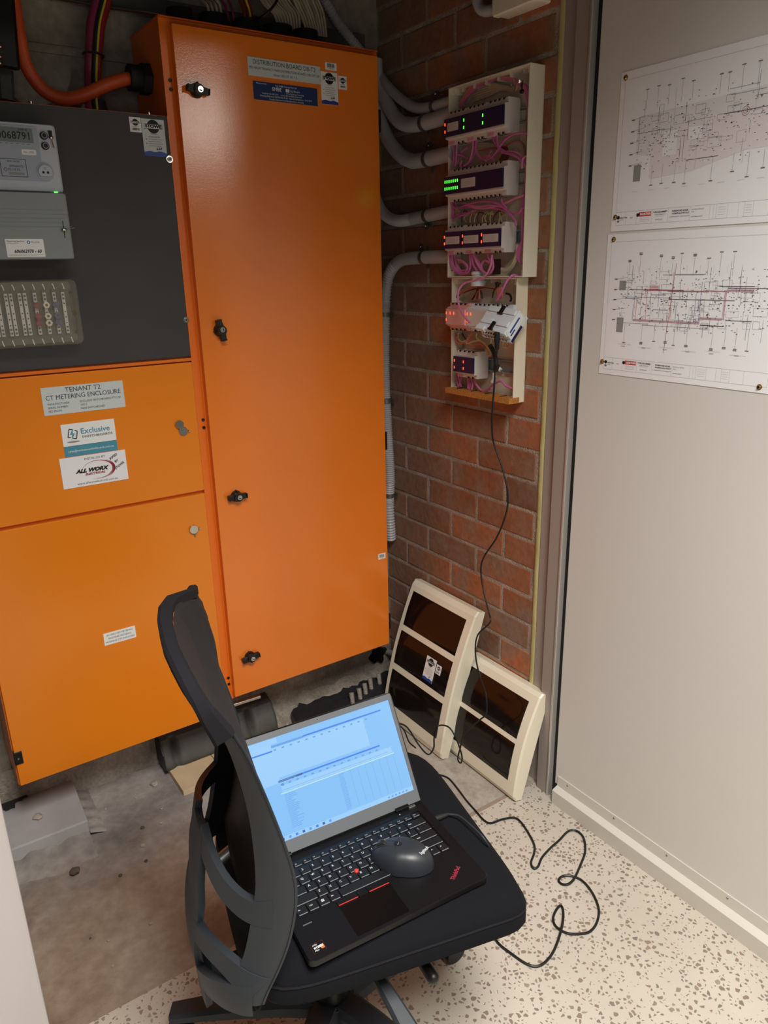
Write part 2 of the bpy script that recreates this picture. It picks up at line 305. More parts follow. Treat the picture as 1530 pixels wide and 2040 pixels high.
# brick with per-brick colour attribute, smears of mortar on the face
def brick_mat():
    m = bpy.data.materials.new('brick'); m.use_nodes = True; nt = m.node_tree; N = nt.nodes.new; Lk = nt.links.new; b = nt.nodes['Principled BSDF']
    at = N('ShaderNodeAttribute'); at.attribute_name = 'tone'; tc = N('ShaderNodeTexCoord')
    r = N('ShaderNodeValToRGB'); Lk(at.outputs['Fac'], r.inputs[0]); els = r.color_ramp.elements
    els[0].position = 0; els[0].color = s2l((118, 78, 54))+(1,); els[1].position = 1; els[1].color = s2l((184, 110, 68))+(1,); q = els.new(.5); q.color = s2l((152, 94, 60))+(1,)
    n = N('ShaderNodeTexNoise'); n.inputs['Scale'].default_value = 9; n.inputs['Detail'].default_value = 8; Lk(tc.outputs['Object'], n.inputs['Vector'])
    cr = N('ShaderNodeValToRGB'); Lk(n.outputs['Fac'], cr.inputs[0]); cr.color_ramp.elements[0].position = .42; cr.color_ramp.elements[0].color = (0, 0, 0, 1); cr.color_ramp.elements[1].position = .66; cr.color_ramp.elements[1].color = (.8, .8, .8, 1)
    sx = N('ShaderNodeSeparateXYZ'); geo = N('ShaderNodeNewGeometry'); Lk(geo.outputs['Position'], sx.inputs[0])
    gy = N('ShaderNodeMapRange'); Lk(sx.outputs['Y'], gy.inputs[0]); gy.inputs[1].default_value = 1.70; gy.inputs[2].default_value = 2.05; gy.inputs[3].default_value = 0; gy.inputs[4].default_value = .75
    ad = N('ShaderNodeMath'); ad.operation = 'MAXIMUM'; Lk(cr.outputs[0], ad.inputs[0]); Lk(gy.outputs[0], ad.inputs[1])
    mx = N('ShaderNodeMixRGB'); Lk(ad.outputs[0], mx.inputs[0]); Lk(r.outputs[0], mx.inputs[1]); mx.inputs[2].default_value = s2l((136, 114, 98))+(1,)
    n2 = N('ShaderNodeTexNoise'); n2.inputs['Scale'].default_value = 60; n2.inputs['Detail'].default_value = 5; Lk(tc.outputs['Object'], n2.inputs['Vector'])
    mr = N('ShaderNodeMapRange'); Lk(n2.outputs['Fac'], mr.inputs[0]); mr.inputs[1].default_value = .3; mr.inputs[2].default_value = .7; mr.inputs[3].default_value = .84; mr.inputs[4].default_value = 1.12
    mu = N('ShaderNodeVectorMath'); mu.operation = 'SCALE'; Lk(mx.outputs[0], mu.inputs[0]); Lk(mr.outputs[0], mu.inputs['Scale']); Lk(mu.outputs[0], b.inputs['Base Color'])
    bp = N('ShaderNodeBump'); bp.inputs['Strength'].default_value = .6; bp.inputs['Distance'].default_value = .003; Lk(n2.outputs['Fac'], bp.inputs['Height']); Lk(bp.outputs[0], b.inputs['Normal']); b.inputs['Roughness'].default_value = .82
    M['brick'] = m
brick_mat()
def struct(name, mb, **k): return mb.build(name, kind='structure', **k)
# floors
fl = MB(); fl.box((-3, -3.2, -.1), (3.3, YN, 0), 'terrazzo'); struct('floor', fl)
fc = MB(); fc.box((-1.2, YN, -.1), (1.6, YB+.1, -.0005), 'concrete_floor')
struct('floor_concrete_niche', fc)
# light worn screed strip in front of the leaning covers
sc = MB(); sc.prism([(1.0, 1.335), (1.443, 1.33), (1.443, 1.9), (1.34, 2.0), (1.12, 1.96), (1.02, 1.6)], -.004, .002, 'light_screed'); struct('trim_4', sc)
# niche back wall: cast concrete with board joints
bw = MB(); bw.box((-1.2, YB, 0), (1.6, YB+.1, 2.9), 'concrete_wall')
for z in (2.33, 2.0, 1.88): bw.box((-1.2, YB-.006, z), (1.44, YB, z+.018), 'concrete_wall')
bw.box((-1.2, YB-.015, 0), (1.44, YB, .16), 'concrete_rough')
struct('wall_back', bw)
# rough concrete skirt rising to the wall under the cabinets
def skirt(a, b):
    x = .90+.54*a; y = 1.91+.20*b; n = math.sin(x*31)*.006+math.sin(x*77+b*9)*.004+math.sin(x*140+b*30)*.002
    return (x, y, max(.0, -.002+.075*b**1.9+n*min(1, b*4)))
sk = MB(); sk.grid(skirt, 90, 14, 'concrete_rough'); struct('trim_5', sk)
# brick wall on the right
wb = MB(); wb.box((XB+.0025, 1.372, 0), (XB+.2, YB+.1, 2.95), 'mortar')
bri = []
rnd = random.Random(3)
for row in range(-17, 18):
    zc = 1.4475+.086*row; z0, z1 = zc+.005, zc+.081
    if z1 < .01: continue
    z0 = max(z0, .0)
    off = 1.742 if row % 2 else 1.862
    k = -4
    while True:
        a, b = off+.24*k+.005, off+.24*(k+1)-.005; k += 1
        if a > YB: break
        a = max(a, 1.37+rnd.uniform(0, .006)); b = min(b, YB)
        if b-a < .03: continue
        j = rnd.uniform(-.0015, .0015)
        bri.append((a, b, z0, z1, j, min(1, max(0, rnd.gauss(.5, .22)))))
i0 = len(wb.f)
for a, b, z0, z1, j, t in bri: wb.box((XB+j, a, z0), (XB+.05, b, z1), 'brick')
wr = struct('wall_right', wb, bevel=.003)
at = wr.data.attributes.new('tone', 'FLOAT', 'FACE'); vals = [.5]*len(wb.f)
for n, q in enumerate(bri):
    for f in range(6): vals[i0+n*6+f] = q[5]
at.data.foreach_set('value', vals)
# expanding foam seam between brick and steel frame
fm = MB(); pts = []
def foam(a, b):
    z = 2.9*b; w_ = .0165+.0012*math.sin(z*17)+.001*math.sin(z*53); t = math.pi*a
    return (XB+.006-.012*math.sin(t), 1.376-w_*(1-math.cos(t))*.9, z)
fm.grid(foam, 6, 140, 'foam'); struct('trim_3', fm)
# steel frame post
ps = MB(); ps.box((XB-.006, 1.305, 0), (XB+.12, 1.352, 2.95), 'post'); ps.box((XB-.022, 1.262, 0), (XB+.12, 1.305, 2.95), 'post')
ps.box((XB-.027, 1.255, 0), (XB+.05, 1.262, 2.95), 'post_strip')
struct('trim_1', ps, bevel=.002)
sl = MB(); sl.box((XB-.008, 1.240, .0), (XB+.05, 1.2545, 2.95), 'black_seal'); struct('trim_2', sl)
# white partition panel with drawings, its bottom rail
pn = MB(); pn.box((1.43, .42, .05), (1.49, 1.241, 2.95), 'panel'); struct('wall_panel', pn, bevel=.002)
ra = MB()
prof = [(1.405, 0), (1.405, .044), (1.4095, .0465), (1.4245, .052), (1.4265, .083), (1.4298, .083), (1.4298, 0)]
n = len(prof); vs = [(p[0], .42, p[1]) for p in prof]+[(p[0], 1.2275, p[1]) for p in prof]
ra.add(vs, [(i, (i+1) % n, n+(i+1) % n, n+i) for i in range(n)]+[tuple(range(n))[::-1], tuple(range(n, 2*n))], 'rail')
for i in range(5): ra.ball((1.4262, 1.19-.165*i, .074), .0028, 'steel', 8)
struct('baseboard_right', ra)
# white partition end close on the left, header over the niche, ceiling and the rest of the room
lw = MB(); lw.box((-1.2, 1.20, 0), (.0425, 1.30, 2.9), 'white_wall'); struct('wall_left', lw, bevel=.004)
hd = MB(); hd.box((-1.2, 1.18, 2.11), (1.6, 1.30, 2.9), 'room_wall'); struct('wall_header', hd)
ce = MB(); ce.box((-3, -3.2, ZC+.01), (3.3, 1.18, ZC+.06), 'room_wall'); ce.box((-1.2, 1.30, 2.86), (1.6, YB+.1, 2.95), 'concrete_wall'); struct('ceiling', ce)
nl = MB(); nl.box((-1.3, 1.2, 0), (-1.2, YB+.1, 2.9), 'concrete_wall'); struct('wall_niche_left', nl)
rw = MB(); rw.box((-3.1, -3.2, 0), (-3, 1.2, 2.7), 'room_wall'); struct('wall_far_left', rw)
rw = MB(); rw.box((-3, -3.3, 0), (3.3, -3.2, 2.7), 'room_wall'); struct('wall_behind', rw)
rw = MB(); rw.box((-3, 1.2, 0), (-1.2, 1.3, 2.7), 'white_wall'); struct('wall_front', rw)
rw = MB(); rw.box((3.2, -3.2, 0), (3.3, 1.3, 2.7), 'room_wall'); struct('wall_far_right', rw)
# floor details in the niche
def blob(name, cx, cy, rx, ry, z, k, seed, label, cat, h=.003, n=40, amp=.25, group=None):
    r = random.Random(seed); ph = [r.uniform(0, 6.28) for _ in range(5)]; pts = []
    for i in range(n):
        t = 2*math.pi*i/n; q = 1+amp*(.5*math.sin(3*t+ph[0])+.3*math.sin(7*t+ph[1])+.25*math.sin(13*t+ph[2])+.2*math.sin(19*t+ph[3])); pts.append((cx+rx*q*math.cos(t), cy+ry*q*math.sin(t)))
    mb = MB(); mb.prism(pts, z, z+h, k); o = mb.build(name); tag(o, label, cat, group); return o
# bitumen patch, ragged top edge
r = random.Random(5); pts = [(.955, 1.96), (1.12, 1.90), (1.36, 1.90), (1.42, 1.95), (1.425, 2.06)]
for i in range(26):
    t = i/25; pts.append((1.41-.44*t, 2.045+.012*math.sin(t*30)+r.uniform(-.012, .012)))
bt = MB(); bt.prism([(p[0], p[1]) for p in pts], .0, .052, 'bitumen'); o = bt.build('bitumen_patch'); tag(o, 'ragged patch of black bitumen paint along the concrete under the tall orange cabinet', 'paint patch')
# grey stub pipes in the bitumen
for i, (px, py) in enumerate(((703, 1397), (718, 1388), (729, 1378), (740, 1368), (757, 1358), (711, 1392))):
    if i == 5: continue
    p = PZ(px, py, .06); mb = MB(); mb.rod((p.x, p.y, .045), (p.x+.004, p.y+.015, .085), .0075, 'concrete_rough', r2=.0085)
    tag(mb.build('plaster_dab'), 'small pale plaster dab on the upper edge of the black bitumen patch', 'plaster dab', 'plaster dabs along the black bitumen patch')
# raised pale slab on the left
ld = MB(); ld.prism([(-.6, 1.905), (.262, 1.885), (.268, 2.12), (-.6, 2.12)], .0, .056, 'pale_paint'); struct('trim_6', ld, bevel=.004)
def hob(a, b):
    x = -.3+.56*a; y = 1.90-.095*b-.02*math.sin(a*9)*b; return (x, y, .026*(1-b)**1.3-.001+.006*math.sin(x*60+b*5)*(1-b)+.004*math.sin(x*130)*(1-b))
hb = MB(); hb.grid(hob, 60, 12, 'concrete_floor'); struct('trim_7', hb)
hb = MB(); hb.grid(lambda a, b: (.262+.045*b, 1.88+.23*a, .018*(1-b)+.004*math.sin(a*30)*(1-b)-.001), 40, 6, 'concrete_floor'); struct('trim_8', hb)
p = PZ(17, 1588, .062); blob('bitumen_splash', p.x, p.y, .045, .05, .058, 'bitumen', 8, 'black bitumen splash at the left end of the pale raised slab', 'paint patch', amp=.35)
def pebble(px, py, s, z=0, k='rubble', seed=1, label='small pale lump of mortar lying on the brown concrete floor', grp='loose crumbs of mortar on the concrete floor'):
    p = PZ(px, py, z); r = random.Random(seed); bm = bmesh.new(); bmesh.ops.create_icosphere(bm, subdivisions=2, radius=s)
    for v in bm.verts: v.co *= r.uniform(.7, 1.15); v.co.z *= .55
    mb = MB(); vs = [(v.co.x+p.x, v.co.y+p.y, v.co.z+z+s*.42) for v in bm.verts]; mb.add(vs, [[v.index for v in f.verts] for f in bm.faces], k); bm.free()
    o = mb.build('mortar_lump'); tag(o, label, 'rubble', grp); return o
pebble(308, 1563, .013, seed=11, label='largest pale mortar lump on concrete left of the plywood board', grp=None)
for i, (px, py, s) in enumerate(((284, 1650, .006), (285, 1685, .007), (320, 1640, .005), (291, 1716, .005), (270, 1590, .004), (210, 1612, .004), (240, 1745, .005), (300, 1840, .005), (216, 1875, .004), (180, 1870, .003), (322, 1612, .004), (225, 1925, .004))):
    pebble(px, py, s, seed=20+i, k='rubble' if i % 3 else 'tray_grey')
pebble(150, 1738, .013, z=.008, seed=70, label='round brown pipe stub in the broken concrete below the pale slab', grp=None, k='dark_rubble')
pebble(75, 1630, .014, z=.056, seed=71, label='flat grey mortar crumb lying on the pale slab', grp=None)
# ================================================================ stickers and printed plates
def plate(T, w, h, k='white', th=.0008, r=None):
    mb = MB(T)
    if r: mb.rbox((0, 0, 0), (w, h, th), k, r)
    else: mb.box((0, 0, 0), (w, h, th), k)
    mb.zz = th+.0003
    return mb
def scribble(mb, x, y, w, size, k='ink', z=None, seed=1):
    r = random.Random(seed); z = z or mb.zz; n = max(3, int(w/size*2.2)); pts = [(x+w*i/n, y+size*r.uniform(-.5, .5)) for i in range(n+1)]
    for a, b in zip(pts, pts[1:]): mb.line(a, b, size*.16, k, z)
def barcode(mb, x, y, w, h, seed=1):
    r = random.Random(seed); cx = x
    while cx < x+w:
        q = r.choice((.0006, .0009, .0014)); mb.rect(cx, y, min(cx+q, x+w), y+h, 'ink', mb.zz); cx += q+r.choice((.0006, .001))
def tag_sticker(T, w, h, small=False, hand='2.5.20', parent=None, label=None, pale=False):
    mb = plate(T, w, h, 'label_grey' if pale else 'white'); z = mb.zz; cy = h*.80 if not small else h*.66; r = w*.27 if not small else w*.27
    mb.disc((w/2, cy), r, 'ink', z, 24)
    mb.rect(w*.10, cy-r*.36, w*.90, cy+r*.36, 'ink', z+.0002); mb.rect(w*.12, cy-r*.30, w*.88, cy+r*.30, 'white', z+.0003)
    mb.text('STOWE', w/2, cy, r*.60, 'ink', z+.0005, 'CENTER', sx=1.28 if not small else 1.2, bold=.0006 if not small else .0002)
    if small:
        barcode(mb, w*.2, h*.12, w*.6, h*.16, 3)
        mb.rect(w*.25, h*.36, w*.75, h*.38, 'ink_grey', z)
    else:
        mb.text('AUSTRALIA', w/2, h*.60, h*.040, 'ink', z, 'CENTER'); mb.text('PH: (02) 5018 9200', w/2, h*.52, h*.044, 'ink', z, 'CENTER')
        for i, yy in enumerate((.45, .39, .33, .27)):
            mb.rect(w*.22, h*yy, w*(.80 if i % 2 else .88), h*yy+h*.010, 'ink_grey', z)
        mb.rect(w*.12, h*.44, w*.17, h*.46, 'ink', z); mb.rect(w*.12, h*.32, w*.17, h*.34, 'ink', z)
        mb.add([(0, 0, z), (w, 0, z), (w, h*.085, z), (w*.75, h*.13, z), (w*.5, h*.10, z), (w*.25, h*.135, z), (0, h*.10, z)], [tuple(range(7))], 'blue')
        mb.text(hand, w*.66, h*.20, h*.085, 'ink', z+.0003, 'CENTER', shear=.4, rot=.12, bold=.0003); scribble(mb, w*.42, h*.115, w*.3, h*.05, 'ink', z+.0003, 4)
    return mb.build('sticker', parent, label=label)
def wing_latch(parent, x, z, rot, face=1.88):
    T = FACE_Y(x, face, z) @ Matrix.Rotation(rot, 4, 'Z')
    mb = MB(T); mb.cyl((0, 0), .0165, 0, .008, 'black', 28, r2=.0150); mb.cyl((0, 0), .0135, .008, .021, 'black', 28, r2=.012)
    for s_ in (-1, 1):
        mb.prism([(s_*.010, -.0085), (s_*.027, -.006), (s_*.027, .006), (s_*.010, .0085)], .004, .017, 'black')
        mb.box((s_*.0245, -.007, .004), (s_*.0275, .007, .020), 'black')
    mb.box((-.0016, .0145, 0), (.0016, .0185, .010), 'black')
    o = mb.build('latch', parent, bevel=.0008)
    c = MB(T); c.cyl((.002, 0), .0072, .020, .0235, 'chrome', 22, r2=.0066); c.box((-.0012, -.0035, .0234), (.0052, -.0010, .0238), 'ink'); c.disc((.002, 0), .0040, 'ink_grey', .0237, 16, r0=.0034)
    c.build('lock_cylinder', o, label='bright metal key cylinder')
    return o
# ================================================================ tall orange distribution board
tc = thing('distribution_board', 'tall orange steel cabinet with one long door, right of the black-panelled one', 'electrical cabinet', (1.0, 2.0, .265))
b = MB(); x0, x1, y0, y1, z0, z1 = .697, 1.298, 1.90, 2.1035, .266, 2.056
b.box((x0, y0+.001, z0), (x1, y1, z1-.0021), 'orange_side')
b.box((x0, y0, z0), (x0+.028, y0+.0009, z1-.003), 'orange_side'); b.box((x1-.016, y0, z0), (x1, y0+.0009, z1-.003), 'orange_side')
b.box((x0+.0281, y0, z1-.020), (x1-.0161, y0+.0009, z1-.003), 'orange_side'); b.box((x0+.0281, y0, z0), (x1-.0161, y0+.0009, z0+.016), 'orange_side')
b.box((x0-.0015, y0-.004, z0), (x0+.0015, y0-.0001, z1-.003), 'orange_side'); b.box((x0-.0016, y0-.006, z1-.002), (x1, y1-.0002, z1+.001), 'orange_trim')
b.build('body', tc)
for i, z in enumerate((1.927, 1.908, 1.124, 1.103, .340, .319)):
    q = MB(FACE_Y(.7115, 1.8995, z)); q.cyl((0, 0), .0042, 0, .0018, 'black', 14); q.build('plug', tc, label='small round black hole plug')
d = MB(FACE_Y(0, 1.898, 0)); d.rbox((.7205, .2785, 0), (1.2875, 2.041, .018), 'orange', .0025, 2, cap_inset=.0016)
dr = d.build('door', tc, bevel=.0008)
g = MB(); g.box((.716, 1.8985, .282), (1.284, 1.9, 2.036), 'orange_side'); g.build('gasket', tc)
for x, z, rt in ((.766, 1.907, -.12), (.772, 1.355, 1.78), (.778, .903, .0), (.777, .400, .12)): wing_latch(dr, x, z, rt)
# hinges on the right edge
for z in (1.885, .985, .36):
    q = MB(); q.box((1.288, 1.882, z-.028), (1.296, 1.892, z+.028), 'black'); q.rod((1.2945, 1.886, z-.026), (1.2945, 1.886, z+.026), .0036, 'chrome'); q.build('hinge', dr, label='narrow chrome and black hinge')
m = plate(FACE_Y(.9035, 1.880, 1.9545), .203, .0405, 'label_grey', .0012); w_ = .203
m.text('DISTRIBUTION BOARD DB-T2', w_/2, .0305, .0142, 'ink', m.zz, 'CENTER', sx=.93)
m.text('FED FROM TENANCY MAIN DISTRIBUTION BOARD, CIRCUIT Q8', w_/2, .0175, .0076, 'ink', m.zz, 'CENTER', sx=.90)
m.text('50mm\u00b2 XE/110  4C + E', w_/2, .0070, .0076, 'ink', m.zz, 'CENTER', sx=.92); m.build('name_plate', dr, label='pale engraved plate with the board name')
m = plate(FACE_Y(.9145, 1.880, 1.9030), .181, .0405, 'blue_plate', .0012); w_ = .181
m.text('Manufactured by', .008, .0365, .0042, 'white', m.zz); m.text('Fuji SMBE Nereol Pty Ltd', w_/2, .0350, .0058, 'white', m.zz, 'CENTER')
m.text('SMBE', .051, .0270, .0115, 'white', m.zz, bold=.0001); m.rect(.089, .0235, .099, .0310, 'white', m.zz); m.text('F', .0915, .0270, .0085, 'blue_plate', m.zz+.0003, shear=.3); m.text('Fuji Electric', .101, .0270, .0062, 'white', m.zz)
m.text('Innovating Energy Technology', .090, .0205, .0042, 'white', m.zz)
m.text('Telephone: 02 9633 7171      e-mail: sales.nsw@fujielectric.com', .022, .0155, .0046, 'white', m.zz, sx=.95); m.text('Drawing Reference: FJ27761/AS-47-40   Date of Manufacture:  AUG 2017', w_/2, .0098, .0052, 'white', m.zz, 'CENTER', sx=.94)
m.text('Proudly Engineered and Manufactured in Australia', w_/2, .0038, .0048, 'white', m.zz, 'CENTER')
m.build('maker_plate', dr, label='dark blue maker plate with white lettering')
m = plate(FACE_Y(1.123, 1.880, 1.9905), .034, .017, 'white'); barcode(m, .006, .006, .022, .009, 5); m.text('SM46183', .017, .0035, .0040, 'ink', m.zz, 'CENTER'); m.build('sticker', dr, label='small barcode sticker above the tag sticker')
tag_sticker(FACE_Y(1.108, 1.880, 1.9105), .0505, .075, hand='5-6A', parent=dr, label='white tag sticker with blue foot')
tag_sticker(FACE_Y(1.1615, 1.880, 1.9495), .0255, .031, small=True, parent=dr, label='small square white tag sticker')
m = plate(FACE_Y(1.250, 1.880, .596) @ Matrix.Rotation(-.02, 4, 'Z'), .028, .019, 'white'); barcode(m, .005, .006, .018, .010, 6); m.text('CN37172', .014, .003, .0032, 'ink', m.zz, 'CENTER'); m.build('sticker', dr, label='tiny barcode sticker low on the right edge')
# cable gland on the left side and the black glands on top
q = MB(); q.cyl((0, 0), .036, 0, .022, 'rubber', 6, T=frame((.697, 2.0, 1.945), (0, 1, 0), (0, 0, 1)) @ Matrix.Rotation(math.pi, 4, 'X')); q.cyl((0, 0), .029, .022, .05, 'rubber', 20, T=frame((.697, 2.0, 1.945), (0, 1, 0), (0, 0, 1)) @ Matrix.Rotation(math.pi, 4, 'X'))
q.build('cable_gland', tc, label='black cable gland on the left side')
for i, (x, r) in enumerate(((.79, .040), (.875, .045), (.965, .045), (1.055, .048), (1.135, .044))):
    q = MB(); q.cyl((x, 2.0), r, 2.057, 2.075, 'rubber', 24); q.cyl((x, 2.0), r*.86, 2.075, 2.105, 'rubber', 24, r2=r*.78); q.build('cable_gland', tc, label='black cable gland on top')
# ================================================================ left orange metering cabinet
lc = thing('metering_cabinet', 'orange steel cabinet with black upper panel, above pale slab at left', 'electrical cabinet', (.4, 2.0, .234))
b = MB(); x0, x1, y0, y1, z0, z1 = .115, .6955, 1.897, 2.1035, .234, 1.850
b.box((x0, y0, z0), (x1, y1, z1), 'orange_side')
b.box((x1-.0045, y0-.010, z0+.0005), (x1-.0003, y0-.0002, z1-.0005), 'orange_side')
b.box((x0+.0005, 1.880, 1.2835), (x1-.0048, y0-.0003, 1.2905), 'orange_side')
b.build('body', lc)
bp = MB(FACE_Y(0, 1.897, 0)); bp.box((.117, 1.2935, 0), (.6945, 1.8475, .009), 'black_panel'); bp = bp.build('upper_panel', lc, bevel=.001)
for x, z in ((.687, 1.756), (.6875, 1.385)):
    q = MB(FACE_Y(x, 1.888, z)); q.cyl((0, 0), .0078, 0, .0016, 'chrome', 20); q.cyl((0, 0), .0050, .0016, .0050, 'steel', 16); q.cyl((0, 0), .0024, .005, .0052, 'ink', 6); q.build('screw', bp, label='bright domed screw')
for x in (.398, .654):
    q = MB(); q.cyl((x, 1.905), .004, 1.85, 1.856, 'chrome', 12); q.build('screw', lc, label='small bright screw head on top')
tag_sticker(FACE_Y(.6285, 1.888, 1.7610), .0535, .078, hand='5.2.6', parent=bp, pale=True, label='grey-white tag sticker with blue foot')
tag_sticker(FACE_Y(.6010, 1.888, 1.8090), .0265, .031, small=True, parent=bp, label='small square white tag sticker')
d = MB(FACE_Y(0, 1.8965, 0)); d.rbox((.118, .9355, 0), (.6905, 1.2795, .0115), 'orange_left', .002, 2, cap_inset=.001); du = d.build('upper_door', lc, bevel=.0006)
d = MB(FACE_Y(0, 1.8965, 0)); d.rbox((.118, .2365, 0), (.6905, .9265, .0115), 'orange_left', .002, 2, cap_inset=.001); dl = d.build('lower_door', lc, bevel=.0006)
F = 1.885
m = plate(FACE_Y(.3205, F, 1.1850), .189, .0655, 'label_grey', .0012)
m.text('TENANT T2', .0945, .0555, .0155, 'ink', m.zz, 'CENTER'); m.text('CT METERING ENCLOSURE', .0945, .0400, .0155, 'ink', m.zz, 'CENTER', sx=.92)
for i, (a_, c_) in enumerate((('MANUFACTURER:', 'EXCLUSIVE SWITCHBOARDS PTY LTD'), ('SERIAL NUMBER:', '1457-1'), ('FED FROM:', 'MAIN SWITCHBOARD'))):
    m.text(a_, .010, .0255-.0085*i, .0068, 'ink', m.zz, sx=.92); m.text(c_, .083, .0255-.0085*i, .0068, 'ink', m.zz, sx=.84)
m.build('name_plate', du, label='pale plate with printed tenant and enclosure name')
m = plate(FACE_Y(.3515, F, 1.0800), .1255, .0795, 'white', .0010); m.rect(0, 0, .1255, .0250, 'teal', m.zz); m.rect(0, .0250, .1255, .0258, 'ink', m.zz)
m.text('Exclusive', .043, .0580, .0190, 'teal', m.zz, bold=.0003); m.text('SWITCHBOARDS', .045, .0445, .0078, 'ink', m.zz, sx=1.22, bold=.0001)
for a_, b_ in (((.013, .047), (.018, .067)), ((.018, .067), (.026, .065)), ((.030, .063), (.036, .060)), ((.036, .060), (.032, .042)), ((.032, .042), (.024, .044)), ((.020, .046), (.013, .047))): m.line(a_, b_, .0022, 'ink', m.zz)
m.add([(.0275, .069, m.zz+.0002), (.018, .053, m.zz+.0002), (.0235, .0535, m.zz+.0002), (.0205, .040, m.zz+.0002), (.0305, .056, m.zz+.0002), (.025, .0555, m.zz+.0002)], [(0, 1, 2, 5), (2, 3, 4, 5)], 'teal'); m.disc((.024, .0355), .015, 'shade_grey', m.zz, 24, ry=.0022)
m.text('sales@exclusiveswitchboards.com.au', .0628, .0125, .0072, 'white', m.zz+.0002, 'CENTER'); m.build('sticker', du, label='white and teal maker sticker')
m = plate(FACE_Y(.3365, F, 1.0020), .157, .0765, 'paper', .0018); m.text('INSTALLED BY', .082, .0675, .0078, 'ink', m.zz, 'CENTER'); m.text('www.allworxelectrical.com.au', .082, .0075, .0080, 'ink', m.zz, 'CENTER')
m.text('ALL WORX', .071, .0385, .0125, 'ink', m.zz+.0006, 'CENTER', bold=.0008, sx=1.16, shear=.35); m.text('ELECTRICAL', .078, .0290, .0072, 'dark_red', m.zz+.0006, 'CENTER', bold=.0003, sx=1.2, shear=.35)
for a0, a1, r, w_ in ((-115, 165, .036, .0022), (-60, 60, .0385, .003), (-100, 80, .0335, .0016)):
    n = 36; vs = []
    for i in range(n+1):
        t = math.radians(a0+(a1-a0)*i/n); k_ = math.sin(math.pi*i/n); vs += [(.087+r*1.08*math.cos(t), .037+r*.66*math.sin(t), m.zz), (.087+(r-w_*k_-.0003)*1.08*math.cos(t), .037+(r-w_*k_-.0003)*.66*math.sin(t), m.zz)]
    m.add(vs, [(2*i, 2*i+2, 2*i+3, 2*i+1)[::-1] for i in range(n)], 'dark_red')
for i, t_ in enumerate(('FIXED', 'BY', 'STOWE')): m.text(t_, .127+.006*i, .0635-.0125*i, .0080, 'ink', m.zz+.0004, 'CENTER', rot=.55, bold=.0002)
m.build('sticker', du, label='white installer sticker with red swoosh')
m = plate(FACE_Y(.3755, F, .5625), .0835, .0345, 'white', .001)
for i, t_ in enumerate(('ACCREDITED METERING', 'PROVIDER METERING', "METERING CT'S ENCLOSED")): m.text(t_, .0418, .0272-.0098*i, .0068, 'ink', m.zz, 'CENTER', sx=.92)
m.build('sticker', dl, label='small white three-line sticker')
def round_lock(parent, x, z, flap):
    T = FACE_Y(x, F, z); mb = MB(T); mb.cyl((0, 0), .0125, 0, .004, 'chrome', 26, r2=.0115); mb.cyl((0, 0), .0085, .004, .0048, 'steel', 20); mb.disc((0, 0), .0055, 'ink_grey', .0050, 18, r0=.0045); mb.rod((.013, -.001, .004), (.0175, -.001, .004), .0028, 'chrome')
    o = mb.build('lock', parent); c = MB(T)
    if flap: c.cyl((-.0085, .0185), .0118, .003, .0055, 'chrome', 26, r2=.011); c.prism([(-.012, .010), (-.004, .012), (.001, .003), (-.004, .000)], .004, .0058, 'chrome')
    else: c.cyl((-.0005, .0), .0122, .0048, .0072, 'chrome', 26, r2=.0115); c.prism([(.001, -.024), (.004, -.022), (.0065, -.012), (.001, -.012)], .001, .003, 'steel')
    c.build('dust_flap', o, label='polished dust cover')
round_lock(du, .6485, 1.1045, True); round_lock(dl, .6485, .8320, False)
q = MB(FACE_Y(.1185, F, .302)); q.box((-.003, 0, -.012), (.017, .036, .003), 'black'); q.cyl((.0065, .017), .0025, .003, .004, 'ink_grey', 10); q.build('hinge', dl, bevel=.0012, label='square black corner hinge')
# ---------------------------------------------------------------- electricity meter
mt = thing('electricity_meter', 'grey electricity meter with a digit display on the black panel', 'meter', (.33, 1.886, 1.532))
T = FACE_Y(0, 1.888, 0); b = MB(T); b.rbox((.150, 1.669, 0), (.4235, 1.801, .058), 'meter_grey', .006, 3, cap_inset=.004); mb_ = b.build('housing', mt)
b = MB(T); b.rbox((.150, 1.533, 0), (.4235, 1.667, .070), 'meter_cover', .004, 3, cap_inset=.003)
for i in range(5): b.box((.150, 1.632-.0085*i, .0700), (.415, 1.6332-.0085*i, .0706), 'meter_dark')
b.box((.150, 1.611, .0698), (.277, 1.647, .0708), 'meter_dark'); tcv = b.build('terminal_cover', mt)
b = MB(T); b.rbox((.154, 1.690, .0575), (.3865, 1.794, .0600), 'meter_inset', .004, 3); b.build('face_panel', mb_)
b = MB(T); b.box((.205, 1.7625, .0598), (.3765, 1.7895, .0610), 'lcd'); b.text('0068791', .2970+.076, 1.7745, .0205, 'ink', .0614, 'RIGHT', sx=.92, bold=.0001); b.text('kWh B', .366, 1.7865, .0058, 'ink', .0614, 'RIGHT')
for i in range(7): b.rect(.3000+.0105*i, 1.7592, .3050+.0105*i, 1.7602, 'ink_grey', .0604)
b.build('display', mb_, label='grey-green liquid crystal display reading 0068791')
for x, z in ((.3985, 1.7785), (.3985, 1.7590)):
    q = MB(FACE_Y(x, 1.830, z)); q.cyl((0, 0), .0078, 0, .003, 'black', 20); q.cyl((0, 0), .0058, .003, .0065, 'meter_dark', 18); q.disc((0, 0), .0040, 'ink', .0067, 16); q.build('button', mb_, label='round dark push button')
q = MB(FACE_Y(.412, 1.830, 1.7760)); q.ball((0, 0, .003), .0048, 'chrome', 12); q.prism([(-.0045, .013), (.004, .013), (.002, .0), (-.002, 0)], 0, .002, 'ink'); q.rod((0, 0, .004), (.0035, -.020, .003), .0012, 'brass'); q.build('seal_screw', mb_, label='brass and steel seal screw')
